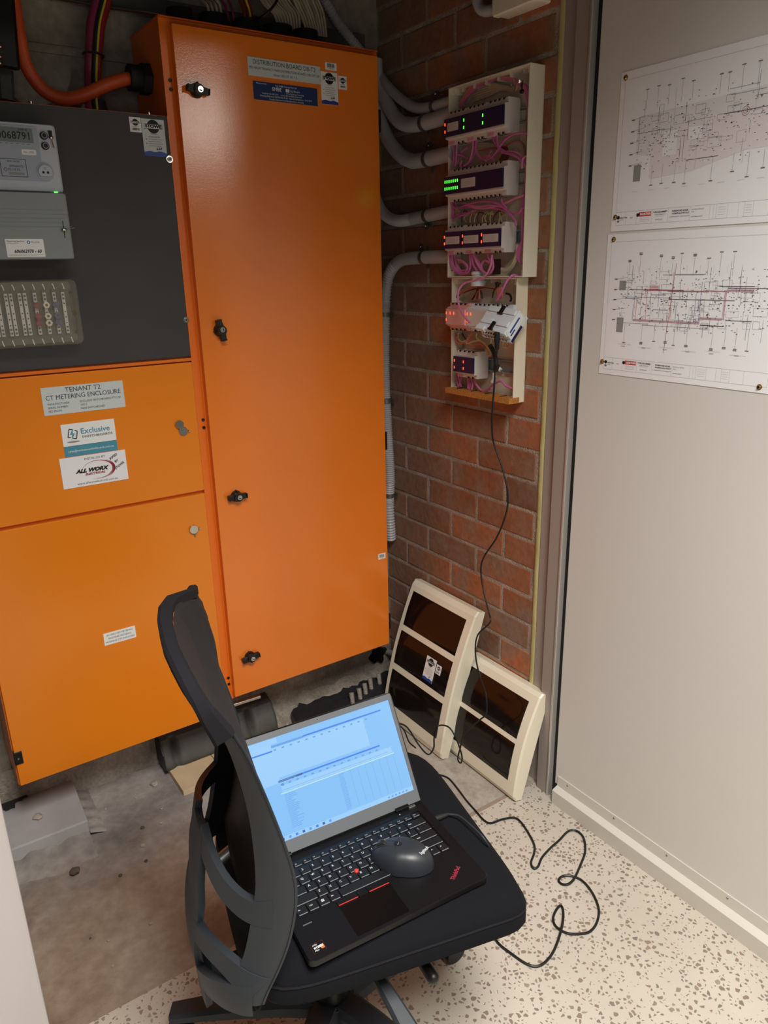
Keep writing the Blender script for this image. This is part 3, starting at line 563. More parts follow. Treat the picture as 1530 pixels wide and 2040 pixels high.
q = plate(FACE_Y(.3500, 1.8285, 1.7395), .0285, .0105, 'white', .0006, .002); q.text('No. 2722', .0142, .0052, .0052, 'ink', q.zz, 'CENTER'); q.build('sticker', mb_)
q = plate(FACE_Y(.3050, 1.8285, 1.6965), .050, .0345, 'meter_grey', .0005); q.rect(.001, .001, .049, .0335, 'meter_inset', q.zz)
q.text('EDMI MK10A', .026, .0290, .0042, 'ink', q.zz+.0003, 'CENTER'); q.text('509506972', .030, .0200, .0060, 'ink', q.zz+.0003, 'CENTER'); q.disc((.009, .0135), .0040, 'ink_grey', q.zz+.0003, 6, r0=.0025); q.text('PLUS ES', .014, .0135, .0068, 'ink', q.zz+.0003); q.rect(.014, .0035, .044, .0085, 'shade_grey', q.zz+.0003); q.build('rating_plate', mb_)
q = MB(FACE_Y(.3905, 1.8295, 1.7080)); q.cyl((0, 0), .0175, -.001, .0025, 'meter_inset', 28); pts = [(.0135*math.cos(math.radians(t)), .0135*math.sin(math.radians(t))) for t in range(-40, 221, 13)]; q.prism(pts, .0025, .0055, 'meter_grey')
for p_ in ((-.0045, -.001), (.0045, -.001)): q.disc(p_, .0026, 'ink', .0058, 12)
q.disc((0, .007), .0022, 'ink_grey', .0058, 12, r0=.0016); q.build('optical_port', mb_, label='pale round optical port with two dark dots')
b = MB(T); b.box((.404, 1.6682, .055), (.410, 1.6694, .0592), 'led_green'); b.build('indicator', mb_, label='tiny lit green indicator')
q = plate(FACE_Y(.2880, 1.8175, 1.5375), .0755, .0365, 'white', .0006, .002); q.text('Metering Services', .003, .0320, .0048, 'ink', q.zz); q.rect(.003, .0275, .026, .0284, 'ink_light', q.zz); q.disc((.0455, .0300), .0036, 'blue', q.zz, 6, r0=.0022); q.text('PLUS ES', .051, .0298, .0050, 'ink_grey', q.zz)
q.text('606062970 - 60', .0415, .0115, .0092, 'ink', q.zz, 'CENTER', shear=.25, bold=.0003, sx=.92); q.rect(.003, .0050, .073, .0056, 'ink_light', q.zz); q.rect(.003, .0028, .060, .0034, 'ink_light', q.zz); q.build('sticker', tcv, label='white sticker with handwritten number')
q = MB(FACE_Y(.4090, 1.818, 1.5930)); q.box((-.0008, -.017, 0), (.0008, .018, .0006), 'ink'); q.ball((0, 0, .003), .0062, 'chrome', 12, sc=(1, .6, .6)); q.rod((.005, 0, .002), (.022, .004, .004), .0004, 'steel'); q.rod((.005, 0, .002), (.018, .008, .003), .0004, 'steel'); q.build('seal_screw', tcv, label='bright sealing screw with wire')
# ---------------------------------------------------------------- test block under a clear cover
tb = thing('test_terminal_block', 'terminal strips under a clear rounded cover on the black panel', 'terminal block', (.33, 1.886, 1.345))
T = FACE_Y(0, 1.888, 0); b = MB(T); b.rbox((.13, 1.352, 0), (.418, 1.486, .012), 'block_base', .008, 4)
for i in range(13): b.box((.1680+.0205*i, 1.368, .012), (.1720+.0205*i, 1.470, .0135), 'tray_grey')
base = b.build('base', tb)
xs = [.398, .379, .3585, .338, .3175, .307, .289, .279, .262, .252, .234, .222, .205]
for i, x in enumerate(xs):
    q = MB(T); q.box((x-.0035, 1.372, .0125), (x+.0035, 1.463, .0185), 'bright_rail')
    for zz in (1.378, 1.386, 1.449, 1.457): q.cyl((x, zz), .0028, .0185, .0198, 'steel', 10); q.disc((x, zz), .0012, 'ink', .0201, 8)
    for zz in (1.395, 1.408, 1.420, 1.438): q.disc((x, zz), .0016, 'ink', .0188, 8)
    q.build('link_bar', base, label='nickel link bar with screws')
for x, k in ((.338, 'dark_red'), (.3585, 'cream'), (.379, 'ink_blue')):
    for zz in (1.436, 1.412, 1.397):
        q = MB(T); q.cyl((x, zz), .0075, .0185, .027, k, 6); q.disc((x, zz), .0030, 'brass', .0273, 12); q.build('terminal_nut', base, label={'dark_red': 'dull red plastic nut', 'cream': 'cream plastic nut', 'ink_blue': 'dull blue plastic nut'}[k])
q = MB(T); q.rbox((.125, 1.3475, .0), (.4245, 1.4905, .048), 'clear_cover', .014, 6, cap_inset=.005); cv = q.build('clear_cover', tb, label='clear smoky plastic cover')
for i in range(10):
    x = .396-.0205*i
    for zz, s_ in ((1.476, 1), (1.359, -1)):
        q = MB(T); q.tube([(x, zz-.006*s_, .0485), (x-.001*s_, zz, .0495), (x-.003*s_, zz+.006*s_, .0480)], .0012, 'bright_rail', 6); q.build('cover_rib', cv)
for x, z, r in ((.4105, 1.4165, .0062), (.4080, 1.4595, .0040), (.4085, 1.3765, .0040)):
    q = MB(FACE_Y(x, 1.840, z)); q.cyl((0, 0), r, 0, .003, 'chrome', 20, r2=r*.8); q.cyl((0, 0), r*.4, .003, .0036, 'brass', 12); q.build('cover_screw', cv)
# ================================================================ cables above the metering cabinet
def cable(name, pts, r, k, label, cat, group=None, n=8, seg=8, parent=None, rr=None):
    mb = MB(); P = spline(pts, n); mb.tube(P, r if rr is None else rr, k, seg); o = mb.build(name, parent)
    if parent is None: tag(o, label, cat, group)
    return o
P = [PY(20, -40, 2.0), PY(27, 0, 2.0), PY(38, 70, 2.0), PY(52, 130, 2.0), PY(85, 178, 2.0), PY(125, 196, 1.995), PY(165, 190, 1.99), PY(210, 170, 1.99), PY(240, 160, 1.995), Vector((.66, 2.0, 1.945))]
cable('power_cable', P, .0145, 'orange_cable', 'thick orange power cable sweeping into side of the tall cabinet', 'cable', n=10, seg=16)
for i, (dx, k, lb, r) in enumerate(((-14, 'purple_cable', 'thick purple cable, left strand of the tied upright bundle', .0105), (9, 'red_cable', 'dark red cable, right strand of the tied upright bundle', .0095), (-2, 'green_cable', 'dark green and yellow earth cable in the tied upright bundle', .0062))):
    P = [PY(212+dx, -40, 2.06), PY(206+dx, 0, 2.06), PY(194+dx*.9, 50, 2.06), PY(189+dx*.75, 105, 2.06), PY(187+dx*.7, 150, 2.06), PY(187+dx*.7, 200, 2.03), Vector((PY(188+dx*.6, 215, 2.02).x, 2.02, 1.86))]
    if k == 'green_cable':
        P = [p+Vector((0, -.012, 0)) for p in P]; e = thing('earth_cable', lb, 'cable', P[-1]); mb = MB(); mb.tube(spline(P, 8), r, k, 12); mb.build('sheath', e)
        Q = [p+Vector((.0030, -.0050, 0)) for p in P]; mb = MB(); mb.tube(spline(Q, 8), .0028, 'yellow_cable', 8); mb.build('stripe', e, label='yellow stripe')
    else: cable('power_cable', P, r, k, lb, 'cable', seg=12)
p = PY(190, 107, 2.035); q = MB(); q.ribbon([p+Vector((-.022, .03, .003)), p+Vector((-.022, .0, .002)), p+Vector((0, -.010, 0)), p+Vector((.020, .0, -.003)), p+Vector((.020, .03, -.004))], .005, .002, 'black', (0, 0, 1)); tag(q.build('cable_tie'), 'black cable tie around purple and green-yellow cable bundle', 'cable tie')
q = MB(); q.cyl((.575, 2.03), .028, 1.851, 1.872, 'rubber', 20); q.cyl((.575, 2.03), .022, 1.872, 1.895, 'rubber', 20, r2=.018); tag(q.build('cable_grommet'), 'black rubber grommet on cabinet top below the purple cables', 'cable gland')
# galvanised bracket and dark conduit end at the top left
br = thing('wall_bracket', 'galvanised strip bracket with dark fittings at the upper left corner', 'bracket', (.37, 2.0, 1.95))
a = PY(20, -30, 2.0); b_ = PY(38, 134, 2.0); q = MB(); q.ribbon([a, b_], .018, .004, 'zinc', (1, 0, 0)); q.build('strip', br)
a = PY(0, -30, 1.99); b_ = PY(14, 134, 1.99); q = MB(); q.ribbon([a, b_], .050, .03, 'black', (1, 0, 0)); q.build('dark_channel', br, label='black channel')
for yy in (92, 112, 125):
    a = PY(-6, yy, 1.965); q = MB(); q.ball(a, .013, 'chrome', 12, sc=(1, .6, .55)); q.build('bolt', br)
a = PY(8, 140, 2.04); b_ = PY(12, 200, 2.04); q = MB(); q.ribbon([a, b_], .035, .03, 'tray_grey', (1, 0, 0)); q.build('lower_plate', br)
# cable tray over the cabinets
ty = thing('cable_tray', 'dark steel cable tray running above the cabinets, bright lower edge', 'cable tray', (.6, 2.06, 2.06))
a = PY(100, -3, 2.07); c_ = PY(190, 14, 2.07); b_ = PY(330, 33, 2.07); q = MB(); q.ribbon([a, c_, b_], .006, .014, 'chrome', (0, 0, 1)); q.build('edge', ty)
q = MB(); q.ribbon([a+Vector((0, .01, .022)), c_+Vector((0, .01, .022)), b_+Vector((.6, .01, .022))], .04, .004, 'tray_grey', (0, 0, 1)); q.build('side_rail', ty)
# bundles dropping onto the tall cabinet
def bundle(n, px0, py0, px1, py1, k, group, label, spread, bulge, seed, name='cable', r=.0036):
    rr = random.Random(seed)
    for i in range(n):
        f = (i/(n-1)-.5); A = PY(px0+spread*f, -50+rr.uniform(-4, 4), 2.03+rr.uniform(-.015, .02)); Mi = PY(px0*.45+px1*.55+bulge+spread*.95*f, (py0+py1)/2-14, 2.01+rr.uniform(-.015, .015)); B = PY(px1+spread*.85*f, py1-12, 2.0); C_ = PY(px1+spread*.75*f+6, py1+14, 2.0)
        C_.z = 2.10
        cable(name, [A, Mi, B, C_], r, k, label, 'cable', group, n=6, seg=6)
bundle(9, 520, 0, 570, 40, 'beige_cable', 'cream cables over the middle gland', 'cream cable in the bundle entering the middle top gland of the tall cabinet', 56, 4, 3)
bundle(9, 585, 0, 625, 52, 'beige_cable', 'cream cables over the right gland', 'cream cable in the bundle entering the right-hand top gland of the tall cabinet', 50, 8, 4)
bundle(4, 405, 0, 425, 22, 'beige_cable', 'cream cables over the left gland', 'cream cable in the small bundle entering the left top gland of the tall cabinet', 30, 0, 5)
bundle(2, 440, 0, 455, 25, 'purple_cable', 'purple cables over the left gland', 'purple cable beside the cream ones at the left top gland', 14, 0, 6)
bundle(3, 478, 0, 492, 30, 'red_cable', 'dark red cables between the cream bundles', 'dark red cable between the cream bundles above the tall cabinet', 18, 0, 7)
cable('earth_cable', [PY(484, -40, 1.99), PY(490, 0, 1.985), PY(497, 22, 1.985), Vector((PY(500, 35, 1.985).x, 1.985, 2.09))], .0028, 'yellow_cable', 'thin yellow cable among dark red cables above the tall cabinet', 'cable')
cable('cable', [PY(560, -30, 1.95), PY(552, 0, 1.94), PY(536, 22, 1.94), PY(520, 34, 1.95), PY(500, 36, 1.98)], .0032, 'black', 'thin black cable looping in front of the cream bundles', 'cable')
# ================================================================ conduits and junction box
def conduit(name, pts, r, label, corr=None, saddles=(), smooth='conduit_smooth', n=14):
    o = thing(name, label, 'conduit', pts[-1])
    P = spline(pts, n)
    # resample evenly
    out = [P[0]]; 
    for a, b in zip(P, P[1:]):
        L = (b-a).length; m = max(1, int(L/.003))
        for j in range(1, m+1): out.append(a.lerp(b, j/m))
    L = len(out)
    if corr:
        i0, i1 = int(corr[0]*L), int(corr[1]*L); rr = [r*(1.0 if (i//1) % 2 else .82) if i0 <= i <= i1 else r for i in range(L)]
    else: rr = r
    mb = MB(); mb.tube(out, rr, smooth, 16); mb.build('pipe', o)
    for s_ in saddles:
        i = int(s_*(L-1)); p = out[i]; t = (out[min(i+2, L-1)]-out[max(i-2, 0)]).normalized(); mb = MB()
        mb.tube([p-t*.007, p+t*.007], r*1.08, 'dull_steel', 18); sd = Vector((0, 0, 1)) if abs(t.z) < .6 else Vector((0, 1, 0))
        mb.ribbon([p+Vector((r*.8, 0, 0))-sd*(r*1.7), p+Vector((r*.8, 0, 0))+sd*(r*1.7)], .014, .002, 'dull_steel', t); mb.build('saddle', o, label='metal saddle clip')
    return o
X_ = 1.418
conduit('conduit', [PY(632, -30, 2.07), PY(650, 5, 2.07), PY(675, 48, 2.07), PY(705, 85, 2.07), PY(728, 115, 2.068), PX(752, 146, X_), PX(776, 176, X_), PX(806, 203, X_), PX(830, 215, X_), PX(858, 214, X_), PX(908, 199, X_)], .0145, 'thinnest and topmost grey conduit, ribbed at the ceiling, entering the upper enclosure', (.0, .38), (.87,))
conduit('conduit', [PX(748, 120, 1.412), PX(753, 170, 1.412), PX(769, 203, 1.412), PX(790, 236, 1.412), PX(811, 248, 1.412), PX(841, 246, 1.412), PX(905, 227, 1.412)], .0205, 'second grey conduit from the top, curving into the upper enclosure', None, (.68,))
conduit('conduit', [PX(749, 190, 1.412), PX(756, 235, 1.412), PX(773, 276, 1.412), PX(794, 305, 1.412), PX(817, 320, 1.412), PX(841, 319, 1.412), PX(905, 305, 1.412)], .0205, 'third grey conduit from the top, curving in beside the green-lit module', None, (.72,))
conduit('conduit', [PX(745, 385, X_), PX(757, 414, X_), PX(772, 432, X_), PX(797, 440, X_), PX(845, 431, X_), PX(905, 419, X_)], .0175, 'fourth grey conduit from the top, short shallow curve', (.0, .5), (.70,))
conduit('conduit', [PX(779, 1075, 1.425), PX(777, 1040, X_), PX(775, 1000, X_), PX(776, 940, 1.414), PX(770, 830, X_), PX(766, 740, X_), PX(766, 650, X_), PX(768, 590, X_), PX(775, 548, X_), PX(795, 521, X_), PX(828, 514, X_), PX(905, 511, X_)], .0185, 'long grey ribbed conduit running down the corner and bending into the enclosure', (.0, .76), (.12, .405, .645, .875))
# small anchors on the bricks
for i, (px, py) in enumerate(((859, 265), (859, 291), (873, 188), (843, 492), (853, 450))):
    p = PX(px, py, XB); q = MB(); q.cyl((0, 0), .009, 0, .004, 'dull_steel', 12, T=FACE_X(XB-.004, p.y, p.z) @ Matrix.Translation((0, 0, 0))); q.ball((XB-.010, p.y, p.z), .005, 'chrome', 8)
    tag(q.build('anchor_bolt'), 'small bright anchor bolt in the brick wall beside the grey conduits', 'bolt', 'anchor bolts beside the conduits')
# stub pipe low in the corner
a = PX(766, 1298, 1.42); b_ = PX(800, 1306, 1.42); q = MB(); q.rod((a.x, a.y+.01, a.z), b_, .011, 'conduit'); tag(q.build('pipe_stub'), 'short grey pipe stub low in the wall corner behind the leaning cover', 'pipe')
p = PY(752, 1302, 2.09); q = MB(); q.add([], [], 'bitumen'); r_ = random.Random(2)
q.prism([(p.x+.032*(1+.3*math.sin(4*t))*math.cos(t), p.z+.034*(1+.25*math.sin(5*t+1))*math.sin(t)) for t in [2*math.pi*i/26 for i in range(26)]], 0, .012, 'black', T=FACE_Y(0, 2.094, 0)); tag(q.build('wall_hole'), 'ragged black broken hole in the wall corner under the tall cabinet', 'hole')
jb = thing('junction_box', 'pale square junction box high on the brick wall with a grey bend', 'junction box', (1.42, 1.48, 2.07))
q = MB(FACE_X(XB, 1.545, 2.0665)); q.rbox((0, 0, 0), (.142, .12, .032), 'cream', .006, 3); q.build('base', jb)
q = MB(FACE_X(XB, 1.547, 2.0655)); q.rbox((-.001, -.001, .032), (.145, .123, .050), 'cream', .007, 3, cap_inset=.004); q.build('lid', jb, label='cream lid')
q = MB(); q.tube(spline([Vector((1.418, 1.54, 2.088)), PX(972, 22, 1.418), PX(957, 18, 1.418), PX(950, 0, 1.418), PX(950, -25, 1.418)], 8), .0125, 'conduit_smooth', 14); q.build('conduit_bend', jb)
# ================================================================ open enclosures
def enclosure(name, label, yf, yn, z0, z1, xf, strip=False, rails=()):
    o = thing(name, label, 'enclosure', (XB, (yf+yn)/2, z0)); w_ = yf-yn; h = z1-z0; dp = XB-xf; T = FACE_X(XB, yf, z0); t = .0032
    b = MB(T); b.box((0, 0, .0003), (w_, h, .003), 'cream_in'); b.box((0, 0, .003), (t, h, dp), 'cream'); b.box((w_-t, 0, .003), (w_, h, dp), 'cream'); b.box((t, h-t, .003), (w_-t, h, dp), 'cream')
    b.box((t, 0, .003), (w_-t, t, dp if not strip else dp*.55), 'cream')
    # gussets and knock-outs inside
    for i in range(9):
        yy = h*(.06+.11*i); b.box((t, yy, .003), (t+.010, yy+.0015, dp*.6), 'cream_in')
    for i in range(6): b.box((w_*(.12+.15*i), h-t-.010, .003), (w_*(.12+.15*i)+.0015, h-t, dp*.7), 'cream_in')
    for sx, sy in ((0, 1), (1, 1), (0, 0), (1, 0)):
        cx = t if sx == 0 else w_-t-.014; cy = h-t-.014 if sy else t; b.box((cx, cy, .003), (cx+.014, cy+.014, dp*.8), 'cream')
    b.build('box', o, bevel=.0006)
    for i, z in enumerate(rails):
        r_ = MB(T); zz = z-z0
        r_.box((.012, zz-.0175, .0105), (w_-.010, zz-.0125, .0125), 'zinc'); r_.box((.012, zz+.0125, .0105), (w_-.010, zz+.0175, .0125), 'zinc'); r_.box((.012, zz-.0125, .004), (w_-.010, zz+.0125, .0058), 'zinc')
        r_.box((.012, zz-.0135, .004), (w_-.010, zz-.0120, .0125), 'zinc'); r_.box((.012, zz+.0120, .004), (w_-.010, zz+.0135, .0125), 'zinc')
        r_.build('mounting_rail', o, label='grey zinc mounting rail')
        r_ = MB(T); r_.cyl((w_-.018, zz-.002), .0052, .0058, .013, 'white_plastic', 14); r_.build('rail_screw', o, label='white plastic rail screw')
    return o
eu = enclosure('wall_enclosure', 'larger upper cream enclosure box without cover, full of pink wires', 1.7095, 1.4115, 1.4705, 1.9435, 1.394, rails=(1.846, 1.706, 1.568))
el = enclosure('wall_enclosure', 'smaller lower cream enclosure box without cover, brown strip along the bottom', 1.7005, 1.4395, 1.148, 1.469, 1.402, strip=True, rails=(1.366, 1.237))
q = MB(FACE_X(XB, 1.706, 1.148)); q.box((.0, .0, .020), (.268, .015, .058), 'cork')
for i in range(4): q.box((.060*i+.045, .0145, .028), (.060*i+.049, .0165, .052), 'rubber')
q.build('edge_strip', el, label='speckled brown strip along the open bottom')
q = MB(FACE_X(XB, 1.7045, 1.92)); 
for zz in (0, -.030): q.cyl((.004+.0, -.012+zz), .013, .012, .014, 'cream', 18)
q.build('knockout', eu)
# ================================================================ rail modules
def module(name, yf, w_, zc, label, leds=(), lab=None, pinkl=None, front='navy', hh=.0365, nh=.0215, body='mod_white', x0=1.4325, depth=.057, n_term=4, group=None, slots_top=True):
    T = FACE_X(x0, yf, zc); o = thing(name, label, 'rail module', (x0, yf-w_/2, zc-hh), group); g = .0006
    PR = [(-hh+.006, 0), (hh-.006, 0), (hh, .004), (hh, depth-.017), (nh+.006, depth-.017), (nh+.004, depth-.006), (-nh-.004, depth-.006), (-nh-.006, depth-.017), (-hh, depth-.017), (-hh, .004)]
    b = MB(T); n_ = len(PR); b.add([(g, p[0], p[1]) for p in PR]+[(w_-g, p[0], p[1]) for p in PR], [(i, (i+1) % n_, n_+(i+1) % n_, n_+i)[::-1] for i in range(n_)]+[tuple(range(n_)), tuple(range(n_, 2*n_))[::-1]], body)
    b.build('housing', o, bevel=.0008)
    f = MB(T); f.box((g*2, -nh, depth-.0058), (w_-g*2, nh, depth), front); fo = f.build('front_face', o, bevel=.0012)
    for zz, s_ in ((hh, 1), (-hh, -1)):
        t_ = MB(T)
        for i in range(n_term):
            a = w_*(.10+.84*i/n_term)
            if s_ < 0 and pinkl and i < n_term*pinkl: continue
            t_.box((a, zz-s_*.0045, depth-.0175), (a+w_*.30/n_term*1.1, zz+s_*.0004, depth-.0165), 'ink'); t_.box((a, zz-.001, depth-.030), (a+w_*.30/n_term*1.1, zz+s_*.0005, depth-.0175), 'ink')
            t_.box((a+w_*.45/n_term, zz-s_*.003, depth-.0175), (a+w_*.52/n_term, zz+s_*.0004, depth-.0165), 'ink')
        t_.build('terminals', o, label='row of dark terminal slots')
    if pinkl:
        t_ = MB(T); t_.box((w_*.04, -hh+.001, depth-.018), (w_*.04+.022, -hh+.0085, depth-.0158), 'pink_label'); t_.build('pink_tag', o, label='small pink terminal tag')
    if lab:
        a, c, d_, e_ = lab; t_ = plate(T @ Matrix.Translation((a, c, depth)), d_, e_, 'mod_white', .0005, .0015)
        for i in range(5): t_.rect(d_*.06, e_*(.18+.15*i), d_*(.9-.1*(i % 2)), e_*(.18+.15*i)+.0005, 'ink_light', t_.zz)
        t_.build('sticker', fo, label='small white text sticker')
    for i, (lx, ly, k) in enumerate(leds):
        t_ = MB(T); t_.box((lx-.0011, ly-.0034, depth-.0005), (lx+.0011, ly+.0034, depth+.0008), k); t_.build('status_light', fo, label='lit '+('green' if 'green' in k else 'red')+' status light')
    return o
W3 = .0760; y1 = 1.7060
two = lambda k: [(.006, .0085, k), (.006, -.0085, k)]
module('rail_module', y1, W3, 1.846, 'leftmost module on the top rail, red lights and a white sticker', two('led_red'), (.016, -.010, .044, .020), .35, hh=.0395)
module('rail_module', y1-W3, W3, 1.846, 'middle module on the top rail, two green lights by sticker edge', two('led_green'), None, .35, hh=.0395)
module('rail_module', y1-2*W3, W3, 1.846, 'rightmost module on the top rail, two green lights mid-row', [(.002, .0085, 'led_green'), (.002, -.0085, 'led_green')], None, .35, hh=.0395)
module('rail_module', 1.7045, .2295, 1.706, 'single wide module with two rows of green lights and one white sticker', [(.006+.0085*i, s_, 'led_green') for i in range(7) for s_ in (.0095, -.0075)], (.072, -.011, .056, .022), None, n_term=12, hh=.0395)
for i, lb in enumerate(('leftmost of three red-lit sticker modules on the third rail', 'middle one of three red-lit sticker modules on the third rail', 'rightmost of three red-lit sticker modules on the third rail')):
    module('rail_module', 1.706-W3*i, W3, 1.568, lb, two('led_red'), (.011, -.0105, .058, .0195), .35)
module('rail_module', 1.691, .085, 1.366, 'pale pink-lit module on lower box rail, left of loose white module', [(.004, .010, 'led_red'), (.004, -.008, 'led_red'), (.021, .010, 'led_red'), (.037, .010, 'led_red')], None, None, 'pink_glow', body='pink_glow', depth=.060)
module('rail_module', 1.6055, .165, 1.366, 'long pale module mostly hidden behind the loose white module', [(.004, .010, 'led_red'), (.004, -.008, 'led_red'), (.018, .010, 'led_red')], None, None, 'mod_white', n_term=8, body='white_plastic', depth=.056)
module('rail_module', 1.660, .088, 1.237, 'lone small blue-faced module on the lowest rail with four red lights', [(.007, .0095, 'led_red'), (.007, -.0095, 'led_red'), (.046, .0085, 'led_red'), (.046, -.0095, 'led_red')], None, .3, hh=.0375)
# loose module hanging in front
T = frame((1.328, 1.512, 1.345), (.03, -1, -.10), (.62, 0, .78)); lm = thing('loose_module', 'white module hanging loose in front of lower box with black clips', 'module', (1.33, 1.45, 1.33))
b = MB(T); b.box((0, .004, -.034), (.108, .074, 0), 'white_plastic'); b.box((0, 0, -.040), (.108, .078, -.030), 'white_plastic'); b.box((0, .0, -.012), (.030, .012, .003), 'white_plastic'); b.box((.078, .0, -.012), (.108, .012, .003), 'white_plastic'); b.box((.006, .020, 0), (.044, .036, .004), 'white_plastic'); b.box((.062, .020, 0), (.102, .036, .004), 'white_plastic'); b.box((.006, .056, 0), (.044, .070, .004), 'white_plastic'); b.box((.062, .056, 0), (.102, .070, .004), 'white_plastic')
hs = b.build('housing', lm, bevel=.0015)
for yy in (.004, .052):
    q = MB(T); q.box((.048, yy, .000), (.058, yy+.024, .0055), 'black'); q.box((.045, yy+.0, .0), (.061, yy+.004, .0058), 'black'); q.build('rail_clip', lm, bevel=.0006, label='black rail clip')
q = MB(T)
for i in range(10): q.box((.010+.0092*i, -.0006, -.014), (.013+.0092*i, .0045, -.0118), 'ink')
for i in range(8): q.box((.016+.0105*i, -.0006, -.034), (.0195+.0105*i, .0002, -.027), 'ink')
q.build('terminals', lm)
q = MB(T); q.box((.1081, .006, -.026), (.1085, .070, -.004), 'white'); q.box((.1084, .014, -.014), (.1087, .060, -.009), 'blue'); q.box((.1084, .010, -.022), (.1087, .030, -.0175), 'blue'); q.box((.1081, .001, -.038), (.1087, .050, -.030), 'navy'); q.build('side_label', lm, label='white side label with blue print')
# ---------------------------------------------------------------- wires in the enclosures
c5 = lambda x, y: (840+x*280/1530, 120+y*280/1530)
c6 = lambda x, y: (840+x*280/1530, 380+y*280/1530)
c7 = lambda x, y: (840+x*280/1530, 560+y*280/1530)
def wire(conv, pts, k, label, group, r=.0026, X=1.405, n=7):
    P = [PX(*conv(p[0], p[1]), (p[2] if len(p) > 2 else X)) for p in pts]
    return cable('wire', P, r, k, label, 'wire', group, n=n, seg=7)
G1, L1 = 'pink wires at the top of upper enclosure', 'pink wire bunched along the top of the upper enclosure'
for i in range(6):
    dy = i*16; wire(c5, [(440-i*6, 520), (470-i*5, 440-dy*.3, 1.42), (600, 300-dy), (780, 215-dy*.4), (930, 205-dy*.2), (1010, 230-dy*.3), (1080, 280)], ('pink_wire', 'salmon_wire')[i % 2], L1, G1, r=.0027, X=1.42)
G2, L2 = 'cream wires behind the top rail', 'cream wire stretched behind the top rail module'
for i in range(6): wire(c5, [(560, 450-i*26, 1.432), (760, 370-i*22), (880, 320-i*8), (1000, 350-i*10)], 'beige_cable', L2, G2, X=1.430, r=.0030)
G3, L3 = 'pink wires down the right side of upper enclosure', 'pink wire running down the right inner side of the upper enclosure'
for i in range(4): wire(c5, [(1040+i*16, 250, 1.41), (1110+i*14, 300), (1150+i*9, 450), (1160+i*8, 700), (1155+i*8, 1000), (1130+i*8, 1300), (1115+i*9, 1530)], 'pink_wire' if i % 2 else 'pink_wire2', L3, G3, X=1.415, r=.0031)
for i in range(3): wire(c6, [(1125-i*10, 30, 1.412), (1105-i*4, 200), (1100-i*3, 400), (1100-i*4, 550), (1070-i*14, 650), (1062-i*10, 760-i*18), (1090-i*22, 790-i*30)], 'pink_wire', L3, G3, X=1.410, r=.0030)
G4, L4 = 'cream wires behind the rails', 'cream wire running down behind the rail ends of upper enclosure'
for i in range(5): wire(c5, [(1075+i*14, 500, 1.437), (1085+i*12, 800), (1075+i*14, 1100), (1060+i*12, 1500)], 'beige_cable', L4, G4, X=1.437, r=.003)
q = MB(); r_ = random.Random(4); c_ = PX(*c5(1020, 290), 1.40)
for i in range(9): a = c_+Vector((r_.uniform(-.008, .008), r_.uniform(-.02, .02), r_.uniform(-.02, .02))); q.add([a, a+Vector((r_.uniform(-.004, .004), r_.uniform(-.015, .015), r_.uniform(-.014, .014))), a+Vector((.004, r_.uniform(-.014, .014), r_.uniform(-.016, .016)))], [(0, 1, 2)], 'chrome' if i % 3 else 'clear_film')
tag(q.build('shield_foil', solid=.0004), 'crumpled bright foil and clear sleeve at top of upper enclosure', 'cable shield')
q = MB(); a = PX(*c5(1090, 340), 1.398); q.ball(a, .0075, 'black', 10, sc=(.6, 1, .7)); q.tube([a, a+Vector((-.004, -.004, .016))], .0022, 'black', 6); tag(q.build('cable_tie'), 'black cable tie beside the foil at the upper right of upper enclosure', 'cable tie')
G5, L5 = 'pink wires between the top two rails', 'pink wire looping between the first and second module rows'
S = [[(330, 900), (350, 1000), (345, 1100), (330, 1180)], [(385, 900), (380, 1010), (370, 1150)], [(345, 1040), (430, 1030), (520, 1080)], [(580, 870), (570, 980), (540, 1100), (470, 1160), (410, 1110), (420, 1020), (500, 945)], [(560, 870), (555, 980), (520, 1100), (460, 1150)], [(600, 860), (590, 980), (640, 1060), (720, 1080), (800, 1020), (880, 900), (970, 820), (1080, 790), (1160, 800)], [(770, 820), (800, 900), (880, 1000), (1000, 1030), (1090, 1090), (1150, 1160)], [(800, 810), (830, 930), (900, 990), (1010, 1040)], [(820, 810), (825, 900), (850, 980)], [(1150, 1030), (1100, 1080), (1090, 1180)], [(620, 1070), (720, 1040), (760, 990)], [(870, 1010), (940, 990), (1050, 1010), (1120, 1100)], [(440, 1090), (420, 1150), (440, 1170)], [(700, 1100), (740, 1040), (790, 1090)]]
for i, s_ in enumerate(S): wire(c5, s_, ('pink_wire', 'pink_wire2', 'salmon_wire')[(i > 8)+(i % 3 == 1 and i <= 8)], L5, G5, X=1.397+.003*(i % 4), r=.0028 if i < 9 else .0022)
G6, L6 = 'cream wires between the top two rails', 'cream wire at the back between the first and second module rows'
for i in range(5): wire(c5, [(620, 990-i*22), (760, 950-i*10), (900, 940+i*10), (1040, 880+i*16), (1110, 930+i*25), (1130, 1060+i*10)], 'beige_cable' if i else 'salmon_wire', L6, G6, X=1.432, r=.0022)
for i in range(5): wire(c5, [(860+i*16, 940), (880+i*18, 1010), (850+i*20, 1090)], 'brown_wire' if i % 2 else 'red_cable', 'thin dark wire end at the top of second module row', 'thin dark wires above the second row', X=1.418, r=.0017)
G7, L7 = 'pink wires between the second and third rails', 'pink wire looping between the second and third module rows'
